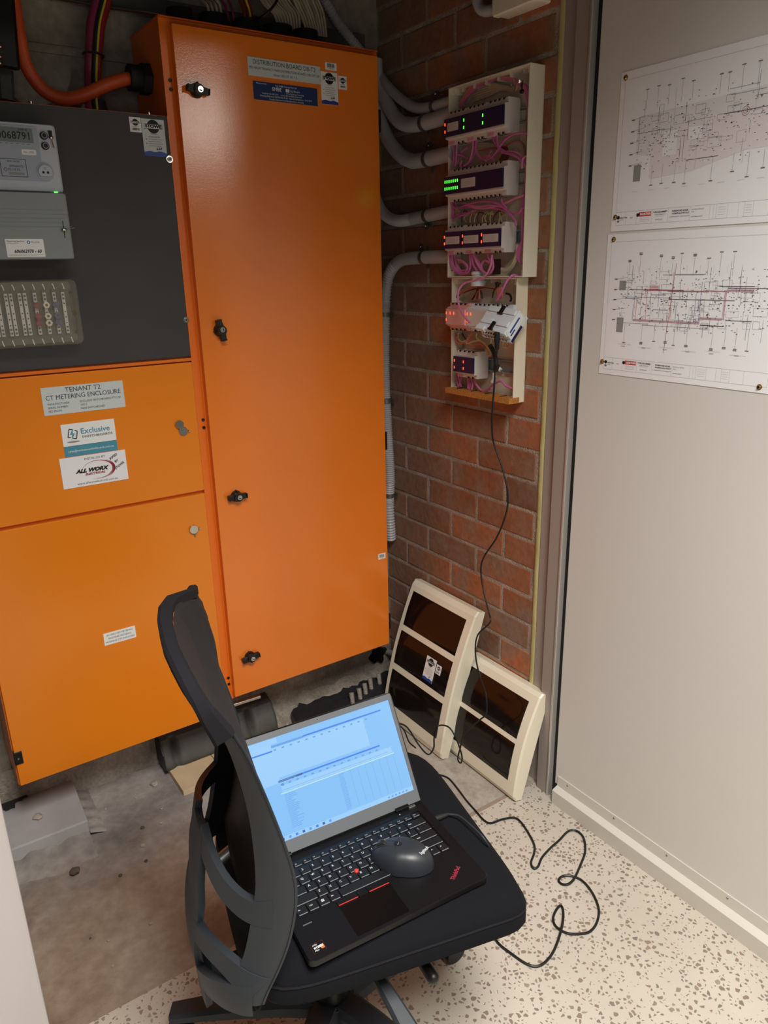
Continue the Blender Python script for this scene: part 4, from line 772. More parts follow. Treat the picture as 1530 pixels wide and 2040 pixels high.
S = [[(330, 110), (340, 170), (400, 185), (560, 130), (700, 115), (820, 140), (930, 220), (1010, 310), (1030, 380)], [(420, 130), (560, 180), (700, 190), (880, 150), (1000, 90), (1115, 50)], [(400, 190), (560, 180), (760, 190), (900, 210), (1000, 250), (1060, 240), (1100, 180)], [(310, 370), (330, 310), (400, 260), (520, 240), (590, 205)], [(340, 330), (400, 280), (500, 250), (560, 220)], [(320, 110), (330, 200), (310, 330)], [(350, 105), (350, 180), (345, 280)], [(370, 105), (375, 160), (380, 230)], [(870, 90), (880, 130), (930, 200)], [(460, 130), (600, 170), (760, 160), (860, 170)]]
for i, s_ in enumerate(S): wire(c6, s_, ('pink_wire', 'pink_wire2')[i % 2], L7, G7, X=1.400+.003*(i % 4), r=.0028)
q = MB(); a = PX(*c6(365, 190), 1.39); b_ = PX(*c6(430, 235), 1.39); q.rod(a, b_, .0035, 'chrome', 10); tag(q.build('wire_sleeve'), 'small bright metal sleeve at left between second and third rows', 'sleeve')
r_ = random.Random(9)
for i in range(12):
    x = 440+i*44; wire(c6, [(x, 345), (x+r_.uniform(-20, 20), 290), (x+r_.uniform(10, 60), 240+r_.uniform(-30, 20)), (x+r_.uniform(20, 90), 260)], 'cream_wire' if i % 4 else 'brown_wire', 'thin cream wire end entering the top of the third module row', 'thin cream wires above the third row', X=1.412, r=.0016)
G8, L8 = 'pink wires below the third rail', 'pink wire coiled below the third module row'
S = [[(300, 690), (320, 790), (350, 860), (420, 900), (500, 890), (530, 820), (525, 690)], [(330, 690), (340, 800), (400, 880), (470, 890), (500, 830), (450, 770), (390, 750)], [(370, 690), (370, 760), (390, 850), (450, 900), (520, 900)], [(400, 770), (460, 790), (490, 850), (430, 870), (380, 800)], [(310, 695), (330, 760), (330, 800)], [(560, 690), (600, 780), (640, 850), (700, 900)], [(580, 690), (620, 780), (655, 860)], [(720, 690), (740, 780), (690, 760), (650, 820), (680, 890), (740, 900), (780, 830), (765, 700)], [(740, 690), (745, 780), (775, 860), (720, 920)], [(660, 780), (700, 750), (760, 780), (780, 850)], [(545, 700), (560, 800), (600, 870)]]
for i, s_ in enumerate(S): wire(c6, s_, ('pink_wire', 'pink_wire2')[i % 2], L8, G8, X=1.398+.003*(i % 5), r=.0030)
wire(c6, [(765, 700, 1.388), (750, 820, 1.385), (690, 930, 1.38), (600, 975, 1.372), (480, 1000, 1.365), (410, 1070, 1.355), (395, 1180, 1.35), (420, 1290, 1.345), (480, 1390, 1.335), (530, 1440, 1.33)], 'pink_wire2', 'long pink wire looping from the upper enclosure out to the loose white module', None, r=.0028)
wire(c6, [(1050, 925, 1.41), (990, 920, 1.385), (930, 980, 1.375), (880, 1080, 1.368), (820, 1190, 1.37)], 'pink_wire', 'short pink wire dropping between the two boxes into the loose module top', None, r=.0028)
wire(c6, [(1050, 590, 1.42), (1040, 700), (990, 810), (920, 865), (830, 850), (790, 835)], 'beige_cable', 'thick beige cable curving below the third row of upper enclosure', None, X=1.415, r=.0062)
q = MB(FACE_X(1.41, PX(*c6(785, 910), 1.41).y, PX(*c6(785, 910), 1.41).z)); q.box((0, 0, 0), (.026, .038, .004), 'black'); tag(q.build('black_pad'), 'black square pad at the bottom of the upper enclosure', 'pad')
p = PX(*c6(620, 950), 1.415); q = MB(); q.cyl((p.x, p.y), .021, 1.448, 1.462, 'white_plastic', 24); q.cyl((p.x, p.y), .0185, 1.462, 1.486, 'white_plastic', 24); q.cyl((p.x, p.y), .021, 1.478, 1.484, 'white_plastic', 24); tag(q.build('conduit_coupling'), 'white threaded coupling joining the two enclosure boxes', 'coupling')
G9, L9 = 'brown and salmon wires at the top of lower box', 'brown or salmon wire spread along the top of the lower enclosure'
S = [[(350, 210), (390, 150), (450, 100), (560, 75), (610, 55), (620, 10)], [(370, 180), (470, 120), (600, 80), (700, 70), (790, 80)], [(420, 150), (520, 90), (640, 60), (800, 70)], [(550, 200), (600, 120), (620, 60)], [(580, 195), (610, 120), (650, 90)], [(600, 195), (610, 130), (600, 80)], [(630, 190), (630, 130), (630, 90)], [(660, 190), (650, 120), (640, 90)], [(340, 230), (370, 170), (430, 110), (460, 100)], [(770, 180), (790, 100), (860, 20)]]
for i, s_ in enumerate(S): wire(c7, s_, ('salmon_wire', 'brown_wire', 'salmon_wire', 'black')[i % 4], L9, G9, X=1.418, r=.0022)
wire(c7, [(920, 135), (960, 150), (975, 190), (965, 220)], 'black', 'short black wire arching beside the top of the loose module', None, X=1.41, r=.003)
q = MB(FACE_X(1.405, PX(*c7(825, 70), 1.405).y, PX(*c7(825, 70), 1.405).z) @ Matrix.Rotation(.25, 4, 'Z')); q.box((0, 0, 0), (.009, .013, .008), 'black'); q.box((-.004, -.030, -.004), (.016, -.002, .002), 'salmon_wire'); tag(q.build('wire_connector', bevel=.002), 'salmon connector with a black clip at the top of lower box', 'connector')
G10, L10 = 'salmon and cream wires below the fourth rail', 'salmon or cream wire looping below the pale module row'
S = [[(370, 560), (370, 640), (420, 680), (480, 660), (520, 600)], [(400, 560), (400, 630), (450, 660), (520, 620), (545, 570)], [(380, 600), (390, 670), (440, 690)], [(520, 580), (490, 680), (560, 660), (650, 650), (720, 720), (750, 800), (720, 810), (700, 740)], [(560, 570), (500, 660), (540, 700), (620, 690), (680, 700), (740, 790), (745, 830)], [(600, 570), (600, 620), (690, 690), (730, 760)], [(580, 700), (620, 680), (660, 700), (590, 720)], [(745, 580), (755, 650), (740, 700)], [(960, 600), (955, 660), (930, 720)], [(935, 600), (890, 660), (890, 710), (930, 720)], [(440, 570), (470, 620), (500, 650)]]
for i, s_ in enumerate(S): wire(c7, s_, ('salmon_wire', 'cream_wire')[i % 2] if i != 10 else 'brown_wire', L10, G10, X=1.412, r=.0024)
G11, L11 = 'pink wires below the lone blue module', 'pink wire below the lone blue-faced module in the lower box'
S = [[(375, 1020), (385, 1080), (400, 1150)], [(400, 1040), (420, 1100), (400, 1150)], [(440, 1050), (420, 1090), (430, 1150)], [(500, 1050), (510, 1100), (505, 1170)], [(520, 1060), (530, 1120), (520, 1180)], [(545, 1060), (555, 1120), (545, 1180)], [(560, 1060), (590, 1120), (650, 1190), (720, 1180), (790, 1120), (860, 1090), (920, 1140), (1000, 1175)], [(575, 1060), (600, 1130), (670, 1200), (760, 1160)]]
for i, s_ in enumerate(S): wire(c7, s_, ('pink_wire', 'pink_wire2')[i % 2], L11, G11, X=1.408, r=.0028)
for pts, nm in (([(820, 930), (860, 970), (890, 1030)], 0), ([(790, 1000), (790, 1050), (765, 1100)], 1)):
    a, b_, d_ = [PX(*c7(*p), 1.39) for p in pts]; q = MB(); q.rod(a, b_, .0052, 'white_plastic', 8); q.rod(b_, d_, .0042, 'clear_film' if nm == 0 else 'white_plastic', 8); q.rod(b_, b_.lerp(d_, .7), .0022, 'brass', 6)
    tag(q.build('cable_plug'), ('clear-tipped white plug dangling right of the black cable' if nm == 0 else 'white plug dangling left of the black cable'), 'plug')
# ================================================================ black cable from the loose module down past the covers
k1 = thing('usb_cable', 'black cable hanging from loose module down across the leaning covers', 'cable', PX(990, 800, 1.33))
P = [PX(992, 668, 1.325), PX(990, 700, 1.335), PX(986, 722, 1.345), PX(986, 745, 1.35), PX(983, 790, 1.355), PX(980, 840, 1.36), PX(983, 880, 1.365), PX(1000, 930, 1.37), PX(1011, 980, 1.37), PX(1009, 1020, 1.37), PX(990, 1070, 1.37), PX(965, 1108, 1.365), PX(958, 1135, 1.36), PX(964, 1180, 1.35), PX(974, 1220, 1.335), PX(976, 1240, 1.325), PX(952, 1265, 1.315), PX(947, 1300, 1.31), PX(955, 1345, 1.31), PX(968, 1385, 1.29), PX(969, 1420, 1.28), PX(955, 1435, 1.27), PX(925, 1462, 1.255), PX(917, 1490, 1.25), PX(912, 1512, 1.24), PX(918, 1520, 1.235), PX(920, 1505, 1.235), PX(908, 1470, 1.23), PX(893, 1448, 1.225), PX(872, 1447, 1.21), PX(865, 1470, 1.17), PX(864, 1490, 1.14), PX(853, 1503, 1.12), PX(835, 1485, 1.10), PX(812, 1450, 1.08), PX(795, 1442, 1.05), PX(780, 1446, 1.0)]
q = MB(); q.tube(spline(P, 7), .0024, 'black', 8); q.build('cord', k1)
q = MB(); q.tube(spline([PX(990, 662, 1.325), PX(990, 680, 1.328), PX(990, 696, 1.335)], 4), [.0075]*5+[.006]*3+[.0045], 'rubber', 10); q.build('plug_boot', k1, label='thick black moulded plug boot')
q = MB(); q.tube(spline([PX(976, 688, 1.36), PX(984, 702, 1.358), PX(988, 722, 1.352), PX(987, 738, 1.352), PX(992, 728, 1.35)], 5), .0058, 'rubber', 10); q.build('cable_knot', k1, label='taped knot in black cable')
k2 = MB(); P = [PX(795, 1445, 1.05), PX(805, 1455, 1.07), PX(815, 1478, 1.08), PX(828, 1490, 1.07)]; k2.tube(spline(P, 6), .0022, 'black', 8); tag(k2.build('usb_cable'), 'short black cable end curving out behind the laptop lid', 'cable')
# ================================================================ leaning enclosure covers
def cover(label, xb, yn, xt, w_, h, wins, yaw=0., roll=0., zoff=0):
    up = Vector((xt-xb, 0, math.sqrt(h*h-(xt-xb)**2))); o3 = Vector((xb, yn+w_, 0.001))
    T = frame(o3, (0, -1, 0), up)
    if yaw or roll:
        piv = Vector((xb, yn, 0)); T = Matrix.Translation(piv) @ Matrix.Rotation(yaw, 4, 'Z') @ Matrix.Translation(-piv) @ T
    o = thing('enclosure_cover', label, 'cover', (xb, yn+w_/2, 0)); mb = MB(T)
    d = lambda t: .034+.019*max(0, math.sin(math.pi*t))**.9
    us = [0, .005, .022, w_-.032, w_-.005, w_]; ts = set(i/28 for i in range(29))
    for a, b_ in wins: ts |= {a, b_}
    ts = sorted(ts); ts = [t for i, t in enumerate(ts) if i == 0 or t-ts[i-1] > .006 or any(abs(t-e) < 1e-9 for wn in wins for e in wn)]
    V = []; 
    for t in ts:
        for i, u in enumerate(us):
            dd = d(t)-(.004 if i in (0, 5) else 0)-(.006 if t in (0, 1) else 0); V.append((u, t*h, max(dd, .006)))
    n = len(us); F_ = []
    for j in range(len(ts)-1):
        tm = (ts[j]+ts[j+1])/2
        for i in range(n-1):
            if i == 2 and any(a < tm < b_ for a, b_ in wins): continue
            F_.append((j*n+i, j*n+i+1, (j+1)*n+i+1, (j+1)*n+i))
    mb.add(V, F_, 'cream', False)
    # side walls and ends down to the back edge
    for i in (0, n-1):
        S_ = [(us[i], t*h, 0) for t in ts]+[V[j*n+i] for j in range(len(ts))]; m_ = len(ts); q_ = [(j, j+1, m_+j+1, m_+j) for j in range(m_-1)]; mb.add(S_, q_ if i == 0 else [f[::-1] for f in q_], 'cream')
    for j in (0, len(ts)-1):
        S_ = [(u, ts[j]*h, 0) for u in us]+[V[j*n+i] for i in range(n)]; q_ = [(i, i+1, n+i+1, n+i) for i in range(n-1)]; mb.add(S_, q_ if j else [f[::-1] for f in q_], 'cream')
    mb.build('frame', o, bevel=.0)
    for a, b_ in wins:
        q = MB(T); g = .0012; um, uM = us[2]+g, us[3]-g
        def fn(s_, t_, z_=0): 
            t = a+.003+(b_-a-.006)*t_; return (um+(uM-um)*s_, t*h, d(t)+.0035*math.sin(math.pi*t_)**.5-.0015*(abs(2*s_-1)**12)+z_)
        q.grid(lambda s_, t_: fn(s_, t_), 14, 16, 'smoked_flap'); 
        # rim of the flap down into the opening
        for e in ((0, 0, 1, 0), (1, 0, 1, 1), (1, 1, 0, 1), (0, 1, 0, 0)):
            L_ = [fn(e[0]+(e[2]-e[0])*i/14, e[1]+(e[3]-e[1])*i/14) for i in range(15)]; q.add(L_+[(p[0], p[1], p[2]-.012) for p in L_], [(i, 15+i, 16+i, i+1) for i in range(14)], 'smoked_flap')
        q.build('window_flap', o, label='dark smoked plastic flap')
        q = MB(T); q.box((us[2], a*h, .006), (us[3], b_*h, .009), 'smoked'); q.build('window_back', o, label='dark shaded inside behind the flap')
    return o, T, d, us
c1o, T1, d1, us1 = cover('tall cream enclosure cover with three smoked windows leaning on brick wall', 1.292, 1.566, 1.436, .330, .495, [(.11, .355), (.40, .64), (.68, .925)], yaw=.0)
cover('shorter cream enclosure cover with two smoked windows, right of the taller cover', 1.342, 1.287, 1.438, .308, .335, [(.150, .50), (.545, .895)])
# sticker on the middle window of the tall cover
hz = d1(.52)+.0052
Ts = T1 @ Matrix.Translation((.185, .215, hz)) @ Matrix.Rotation(.0, 4, 'Z')
tag_sticker(Ts, .050, .078, hand='2.5', parent=c1o, label='white tag sticker with blue foot'); tag_sticker(Ts @ Matrix.Translation((.054, .040, .0)), .024, .030, small=True, parent=c1o, label='small white tag sticker')
# ================================================================ laminated drawings
def drawing(label, y0, z0, w_, h, seed, colour):
    T = FACE_X(1.4298, y0, z0); o = thing('drawing_sheet', label, 'drawing', (1.4298, y0-w_/2, z0)); r = random.Random(seed)
    mb = MB(T); mb.box((0, 0, 0), (w_, h, .0012), 'paper'); sh = mb.build('sheet', o)
    m = MB(T); z = .0014; cl = lambda p: (min(p[0], w_-.008), min(p[1], h-.008)); L = lambda a, b_, w=.0005, k='ink_grey': m.line(cl(a), cl(b_), w, k, z)
    x0, yb, x1, yt = .012, .012, w_-.008, h-.016
    for a, b_ in (((x0, yb), (x1, yb)), ((x1, yb), (x1, yt)), ((x1, yt), (x0, yt)), ((x0, yt), (x0, yb)), ((x0, yb+.027), (x1, yb+.027))): L(a, b_, .0005, 'ink_light')
    for xx in (.038, .066, .105, .145, .196, .240, .248, .254, .278, .300, .312, .330, .36): L((xx, yb), (xx, yb+.027), .0004, 'ink_light')
    # title block
    t = lambda s_, x, y, sz, k='ink', b_=0.: m.text(s_, x, y, sz, k, z+.0002, bold=b_)
    m.disc((.0185, yb+.016), .0040, 'ink', z, 10); m.rect(.0155, yb+.006, .0215, yb+.010, 'ink_grey', z); t('Public Works', .0235, yb+.015, .0034, 'ink', .0001); t('Advisory', .0235, yb+.011, .0026)
    t('RCC', .050, yb+.014, .0036); m.rect(.0725, yb+.015, .1035, yb+.0235, 'red', z); t('NORTHROP', .0755, yb+.0192, .0062, 'white', .0002); m.disc((.0695, yb+.0185), .0038, 'ink', z, 14)
    for i in range(3): m.rect(.075, yb+.011-.003*i, .100, yb+.0115-.003*i, 'ink_light', z)
    m.disc((.1085, yb+.021), .0018, 'ink', z, 10); t('PROGRAMMED', .1115, yb+.021, .0046, 'ink', .0001); t('Facility Management', .113, yb+.0165, .0030); m.rect(.112, yb+.013, .135, yb+.0134, 'ink_light', z); t('02 9972 5329', .115, yb+.0065, .0032)
    t('FORESHORE HOUSE', .154, yb+.0205, .0042, 'ink', .0001); t('WORKPLACE FITOUT', .154, yb+.0155, .0042, 'ink', .0001); t('61 HARRINGTON ST, THE ROCKS NSW', .148, yb+.0095, .0027)
    t('ELECTRICAL SERVICES', .199, yb+.0205, .0028, 'ink_grey'); t('LEVEL 2' if colour else 'LEVEL 1', .199, yb+.016, .0028, 'ink_grey'); t('POWER LAYOUT' if colour else 'LIGHTING LAYOUT', .199, yb+.007, .0030, 'ink')
    for i in range(4):
        m.rect(.257, yb+.007+.0045*i, .275, yb+.0074+.0045*i, 'ink_light', z); m.rect(.314, yb+.007+.0045*i, .327, yb+.0074+.0045*i, 'ink_light', z)
    # the plan itself
    X0, X1, Y0, Y1 = (.050, w_+.0-.020, .110, .250) if not colour else (.042, w_-.020, .105, .235)
    zz = z
    if not colour:
        m.add([(.052, .222, z), (.16, .226, z), (w_-.015, .236, z), (w_-.015, .150, z), (.20, .130, z), (.052, .150, z)], [tuple(range(6))], 'shade_light'); m.add([(.09, .10, z+.0001), (.19, .105, z+.0001), (.30, .13, z+.0001), (w_-.03, .13, z+.0001), (w_-.03, .205, z+.0001), (.19, .200, z+.0001), (.09, .17, z+.0001)], [tuple(range(7))], 'shade_pink')
        m.rect(.118, .140, .150, .185, 'paper', z+.00015); m.rect(.175, .160, .205, .185, 'paper', z+.00015)
    m.rect(X0, .098, X0+.018, .130, 'shade_grey', z+.0003); 
    if colour: m.rect(X0, .190, X0+.018, .210, 'shade_grey', z+.0003)
    z += .0004
    for i in range(7 if not colour else 12):
        y = r.uniform(Y0, Y1); a = r.uniform(X0, X1-.08); L((a, y), (a+r.uniform(.04, .16), y), r.choice((.0005, .0008, .0012)), r.choice(('ink_grey', 'ink')))
    for i in range(24 if not colour else 44):
        x = r.uniform(X0, X1); y = r.uniform(Y0-.01, Y1-.03); L((x, y), (x, y+r.uniform(.01, .05)), r.choice((.0004, .0005, .0007)), r.choice(('ink_grey', 'ink_light', 'ink')))
    for i in range(26 if not colour else 40):
        x = r.uniform(X0, X1-.03); y = r.uniform(Y0, Y1-.02); a = r.uniform(.008, .03); b_ = r.uniform(.006, .02)
        for p_, q_ in (((x, y), (x+a, y)), ((x+a, y), (x+a, y+b_)), ((x+a, y+b_), (x, y+b_)), ((x, y+b_), (x, y))): L(p_, q_, .0004, r.choice(('ink_light', 'ink_grey')))
    for i in range(330 if not colour else 420):
        x = r.uniform(X0, X1); y = r.choice((r.uniform(Y0, Y1), r.gauss((Y0+Y1)/2, .022))); a = r.uniform(.0010, .0042); m.rect(x, y, x+a, y+r.uniform(.0006, .0014), r.choice(('ink', 'ink_grey', 'ink_grey')), z)
    for i in range(12):
        x = X0+.02+(X1-X0-.03)*i/12+r.uniform(-.006, .006)
        for yy, s_ in ((Y1+.004, 1), (Y0-.004, -1)):
            if r.random() < .8:
                l = r.uniform(.010, .026); L((x, yy-s_*.02), (x, yy+s_*l), .0004, 'ink_grey'); m.rect(x-.004, yy+s_*l, x+.004, yy+s_*(l+.0016), 'ink_grey', z)
                if colour and r.random() < .6: m.rect(x-.004, yy+s_*(l+.0028), x+.004, yy+s_*(l+.0044), 'ink_grey', z)
    for i in range(5): L((X0-.012, Y0+.02+.022*i), (X0+.02, Y0+.024+.022*i), .0004, 'ink_grey'); m.rect(X0-.014, Y0+.019+.022*i, X0-.006, Y0+.021+.022*i, 'ink_grey', z)
    if colour:
        z += .0002
        for k, off in (('ink_red', 0), ('ink_blue', .0018), ('ink_red', .0034)):
            ym = .128-off
            for a, b_ in (((.085, ym), (.250, ym)), ((.250, ym), (.250, ym+.010)), ((.250, ym+.010), (.300, ym+.010)), ((.300+off, ym+.010), (.300+off, .190)), ((.300+off, .190+off), (.36, .190+off))): L(a, b_, .0006, k)
        for x, ya, yb_, k in ((.118, .128, .188, 'ink_red'), (.092, .128, .170, 'ink_red'), (.104, .170, .198, 'ink_red'), (.128, .150, .185, 'ink_blue'), (.172, .128, .152, 'ink_blue'), (.193, .128, .160, 'ink_blue'), (.248, .128, .208, 'ink_blue'), (.237, .128, .185, 'ink_blue'), (.084, .128, .160, 'ink_blue'), (.180, .13, .22, 'ink_red')): L((x, ya), (x, yb_), .0007, k)
        for y, a, b_, k in ((.190, .108, .30, 'ink_red'), (.196, .122, .146, 'ink_red'), (.199, .122, .146, 'ink_red'), (.193, .122, .146, 'ink_red'), (.172, .06, .10, 'ink_blue'), (.150, .135, .172, 'ink_blue'), (.181, .128, .165, 'ink_blue')): L((a, y), (b_, y), .0008, k)
        L((.172, .060), (.184, .245), .0007, 'dark_red'); m.text('A', .16, .248, .003, 'ink_grey', z)
        for a in range(10): L((.060+.03*a, .225), (.060+.03*a, .240), .0003, 'ink_light')
        for a in range(6): L((.05+.055*a, .072-.004*(a % 2)), (.085+.055*a, .072-.004*(a % 2)), .0004, 'ink_light'); m.rect(.060+.055*a, .067, .070+.055*a, .068, 'ink_light', z)
    else:
        m.disc((.292, .196), .008, 'dark_red', z, 18, r0=.0074); m.disc((.292, .196), .0045, 'dark_red', z, 18, r0=.0040)
        for a in range(8): L((.05+.04*a, .078), (.065+.04*a, .078), .0004, 'ink_light')
    m.build('print', o, label='fine printed plan lines and title block')
    return o
drawing('upper laminated sheet with grey and pink shaded plan on the pale partition', 1.176, 1.5665, .418, .3135, 5, False)
drawing('lower laminated sheet with red and blue plan lines on the pale partition', 1.1825, 1.2520, .418, .3085, 8, True)
for (px, py), lb in (((1247, 155), 'brass screw pin at the top left corner of the upper plan sheet'), ((1226, 433), 'brass screw pin at the bottom left corner of the upper plan sheet'), ((1223, 477), 'brass screw pin at the top left corner of the lower plan sheet'), ((1200, 720), 'brass screw pin at the bottom left corner of the lower plan sheet'), ((1513, 771), 'brass screw pin at the lower right of the lower plan sheet')):
    p = PX(px, py, 1.4286); q = MB(FACE_X(1.4286, p.y, p.z)); q.cyl((0, 0), .0056, 0, .0012, 'brass', 20, r2=.0052); q.cyl((0, 0), .0042, .0012, .0042, 'brass', 18, r2=.0026); q.disc((0, 0), .0016, 'ink', .0044, 10); tag(q.build('pin'), lb, 'pin')
# ================================================================ black tray on a plywood offcut under the cabinets
pb = MB(); pts = [(.545, 1.885), (.965, 2.02), (.93, 2.10), (.55, 2.10)]
a = PZ(367, 1583, .0); b_ = PZ(322, 1488, .02)
q = MB(); x_ = Vector((.93, .36, 0)).normalized()
T = frame((.535, 1.893, .0), (1, -.0, 0), (0, 1, 0)); q = MB(T); q.box((0, 0, 0), (.135, .215, .018), 'plywood'); q.box((.137, .0, 0), (.42, .215, .018), 'plywood')
tag(q.build('plywood_board', bevel=.001), 'pale plywood board on the concrete floor under the black tray', 'board')
tr = thing('duct_cover', 'dark grey plastic trough lid lying on the plywood board', 'trough', (.72, 1.99, .02))
def trough(a, b_):
    x = .525+.385*a; s_ = b_; y = 2.02+.08*s_; zt = .105
    e = 0; 
    if s_ < .35: z = .020+(zt-.020)*min(1, (s_/.35))**.8; y = 2.012+.038*(s_/.35)**1.2-e
    else: z = zt+.016*((s_-.35)/.65); 
    dent = .035*math.exp(-((a-.77)/.028)**2-((s_-.22)/.20)**2)+.03*math.exp(-((a-.10)/.03)**2-((s_-.2)/.2)**2)
    return (x, y+dent*.9, z-dent*.25)
q = MB(); q.grid(trough, 70, 24, 'tray_grey'); q.build('shell', tr, solid=.004)
q = MB(); q.add([(.524, 2.010, .020), (.524, 2.100, .020), (.524, 2.100, .120), (.524, 2.050, .105), (.524, 2.022, .07)], [(0, 1, 2, 3, 4)], 'black'); q.build('end_wall', tr, solid=.003, label='black open left end')
q = MB(); q.add([(.911, 2.010, .020), (.911, 2.100, .020), (.911, 2.100, .120), (.911, 2.050, .105), (.911, 2.022, .07)], [(4, 3, 2, 1, 0)], 'tray_grey'); q.build('end_wall', tr, solid=.003)
q = MB(); a = PY(452, 1408, 2.06); b_ = PY(517, 1387, 2.06); q.rod(a, b_, .0090, 'chrome', 14); tag(q.build('metal_tube'), 'bright metal tube end under the tall cabinet above the trough', 'tube')
# ================================================================ office chair
A13 = math.radians(-13)
TC = Matrix.Translation((.30, .98, 0)) @ Matrix.Rotation(A13, 4, 'Z')      # local x forward, y lateral (away from camera), z up
def Wc(u, v, z): return TC @ Vector((u, v, z))
ch = thing('office_chair', 'black office chair with mesh back and star base holding the laptop', 'office chair', Wc(.27, .03, 0))
# --- seat cushion
sx0, sx1, sy0, sy1, zt = .035, .522, -.203, .285, .505
def seat_pt(a, b, top=True):
    # superellipse plan, waterfall front, softly crowned
    t = 2*math.pi*a; n_ = 7; cx = (sx0+sx1)/2; cy = (sy0+sy1)/2; hx = (sx1-sx0)/2; hy = (sy1-sy0)/2
    c_, s_ = math.cos(t), math.sin(t); k = (abs(c_)**n_+abs(s_)**n_)**(-1/n_); x = cx+hx*k*c_*b; y = cy+hy*k*s_*b*(1-.06*(1-(x-sx0)/(sx1-sx0)))
    return x, y
seat = MB(TC)
prof = [(0, 0), (.25, 0), (.5, 0), (.7, -.0), (.82, -.001), (.90, -.005), (.955, -.013), (.985, -.026), (.998, -.042), (1.0, -.058), (.990, -.068), (.965, -.074), (.93, -.077), (.6, -.078), (0, -.078)]
NA = 96; vs = []; fs = []
for j, (b_, dz) in enumerate(prof):
    for i in range(NA):
        x, y = seat_pt(i/NA, max(b_, .001)); f = max(0, (x-.40)/(sx1-.40)); z = zt+dz-.028*f**2.2*(1 if j < 10 else .9); vs.append((x, y, z))
for j in range(len(prof)-1):
    for i in range(NA): fs.append((j*NA+i, j*NA+(i+1) % NA, (j+1)*NA+(i+1) % NA, (j+1)*NA+i))
seat.add(vs, [f[::-1] for f in fs], 'fabric', True); st = seat.build('seat', ch)
pipe = MB(TC); pts = []
for i in range(NA+1):
    x, y = seat_pt(i/NA, .993); f = max(0, (x-.40)/(sx1-.40)); pts.append((x, y, zt-.0335-.028*f**2.2))
pipe.tube(pts, .0022, 'fabric_edge', 6, caps=False); pipe.build('piping', st)
pan = MB(TC); pan.rbox((.10, -.11, .40), (.42, .20, .4285), 'black', .05, 6); pan.box((.17, -.06, .33), (.37, .12, .39), 'black'); pan.build('seat_pan', ch, bevel=.006)
lev = MB(TC); lev.rod((.312, -.03, .385), (.326, -.13, .365), .0075, 'black', 12); lev.rod((.323, -.105, .369), (.333, -.160, .358), .0100, 'black', 16, r2=.0110); lev.ball((.333, -.160, .358), .0110, 'black', 14); lev.build('lever', ch)
kn = MB(TC); kn.rod((.13, .22, .40), (.10, .25, .50), .013, 'black', 12); kn.build('adjuster', ch)
pd = MB(TC); pd.ribbon(spline([Vector((.235, -.08, .372)), Vector((.250, -.13, .352)), Vector((.262, -.175, .335)), Vector((.272, -.215, .318)), Vector((.280, -.25, .300))], 5), [.016+.0011*i for i in range(21)], .018, 'charcoal', (1, 0, 0)); pd.build('tilt_paddle', ch)
# --- column and star base
col = MB(TC); col.cyl((.215, .065), .026, .12, .34, 'black', 24); col.cyl((.215, .065), .036, .10, .20, 'black', 24, r2=.030); col.build('gas_column', ch)
hub = MB(TC); hub.cyl((.215, .065), .055, .075, .125, 'charcoal', 28, r2=.045); hub.build('base_hub', ch)
for i in range(5):
    t = math.radians(159+72*i); dx, dy = math.cos(t), math.sin(t); P = [Vector((.215+dx*r_, .065+dy*r_, z_)) for r_, z_ in ((.03, .105), (.10, .105), (.18, .098), (.26, .088), (.325, .078))]
    q = MB(TC); q.ribbon(P, [.062, .056, .050, .045, .040], [.045, .040, .034, .028, .022], 'charcoal', (-dy, dx, 0)); q.build('star_leg', ch)
    c_ = MB(TC); cx, cy = .215+dx*.315, .065+dy*.315
    for s_ in (-1, 1): c_.rod((cx-dy*.008*s_, cy+dx*.008*s_, .026), (cx-dy*.024*s_, cy+dx*.024*s_, .026), .0255, 'black', 20)
    c_.rod((cx, cy, .03), (cx, cy, .075), .006, 'steel', 10); c_.box((cx-.010, cy-.010, .03), (cx+.010, cy+.010, .056), 'black'); c_.build('castor', ch)
# --- back: profile of the front edge u(z) fitted to the rim
PRF = [(.36, .050), (.42, .038), (.476, .040), (.514, .063), (.577, .090), (.652, .105), (.704, .103), (.766, .090), (.844, .071), (.918, .050), (.967, .027), (1.008, .004), (1.055, -.013), (1.10, -.020)]
def lin(T_, x): return sum(lin0(T_, x+d_) for d_ in (-.026, -.013, 0, .013, .026))/5 if T_[-1][0] < 1.2 and T_[0][0] > .3 else lin0(T_, x)
def lin0(T_, x):
    if x <= T_[0][0]: return T_[0][1]
    for (a, b_), (c_, d_) in zip(T_, T_[1:]):
        if x <= c_:
            f = (x-a)/(c_-a); return b_+(d_-b_)*f
    return T_[-1][1]
def HW(z):   # half width of the outline
    return lin0([(.34, .165), (.42, .186), (.476, .196), (.60, .200), (.70, .203), (.85, .204), (.95, .205), (.985, .205), (1.0, .199), (1.015, .186), (1.028, .155), (1.036, .10), (1.04, .0)], z)
def EX(v, z): return lin([(-.2, 0), (-.11, -.006), (-.03, -.003), (.01, .004), (.065, .022), (.10, .040), (.165, .045), (.2, .036)], v)*max(0, min(1, (z-.88)/.12))
def ZT(v, z): return z-.031*max(0, min(1, (v-.02)/.11))*max(0, min(1, (z-.90)/.09))
def UF(v, z):
    w_ = .205; g = 1-min(1, abs(v)/w_)**2
    c_ = lin([(.36, -.02), (.45, -.035), (.55, -.045), (.65, -.055), (.75, -.03), (.85, .0)], z)
    return lin(PRF, z)+c_*g+EX(v, z)
def UM(v, z):   # mesh surface: stays near the rim plane
    g = 1-min(1, abs(v)/.205)**2
    return lin(PRF, z)-.004+lin([(.45, -.01), (.7, -.005), (.85, .004)], z)*g+EX(v, z)
zs = [.45+.586*i/48 for i in range(49)]
back_mesh = MB(TC)
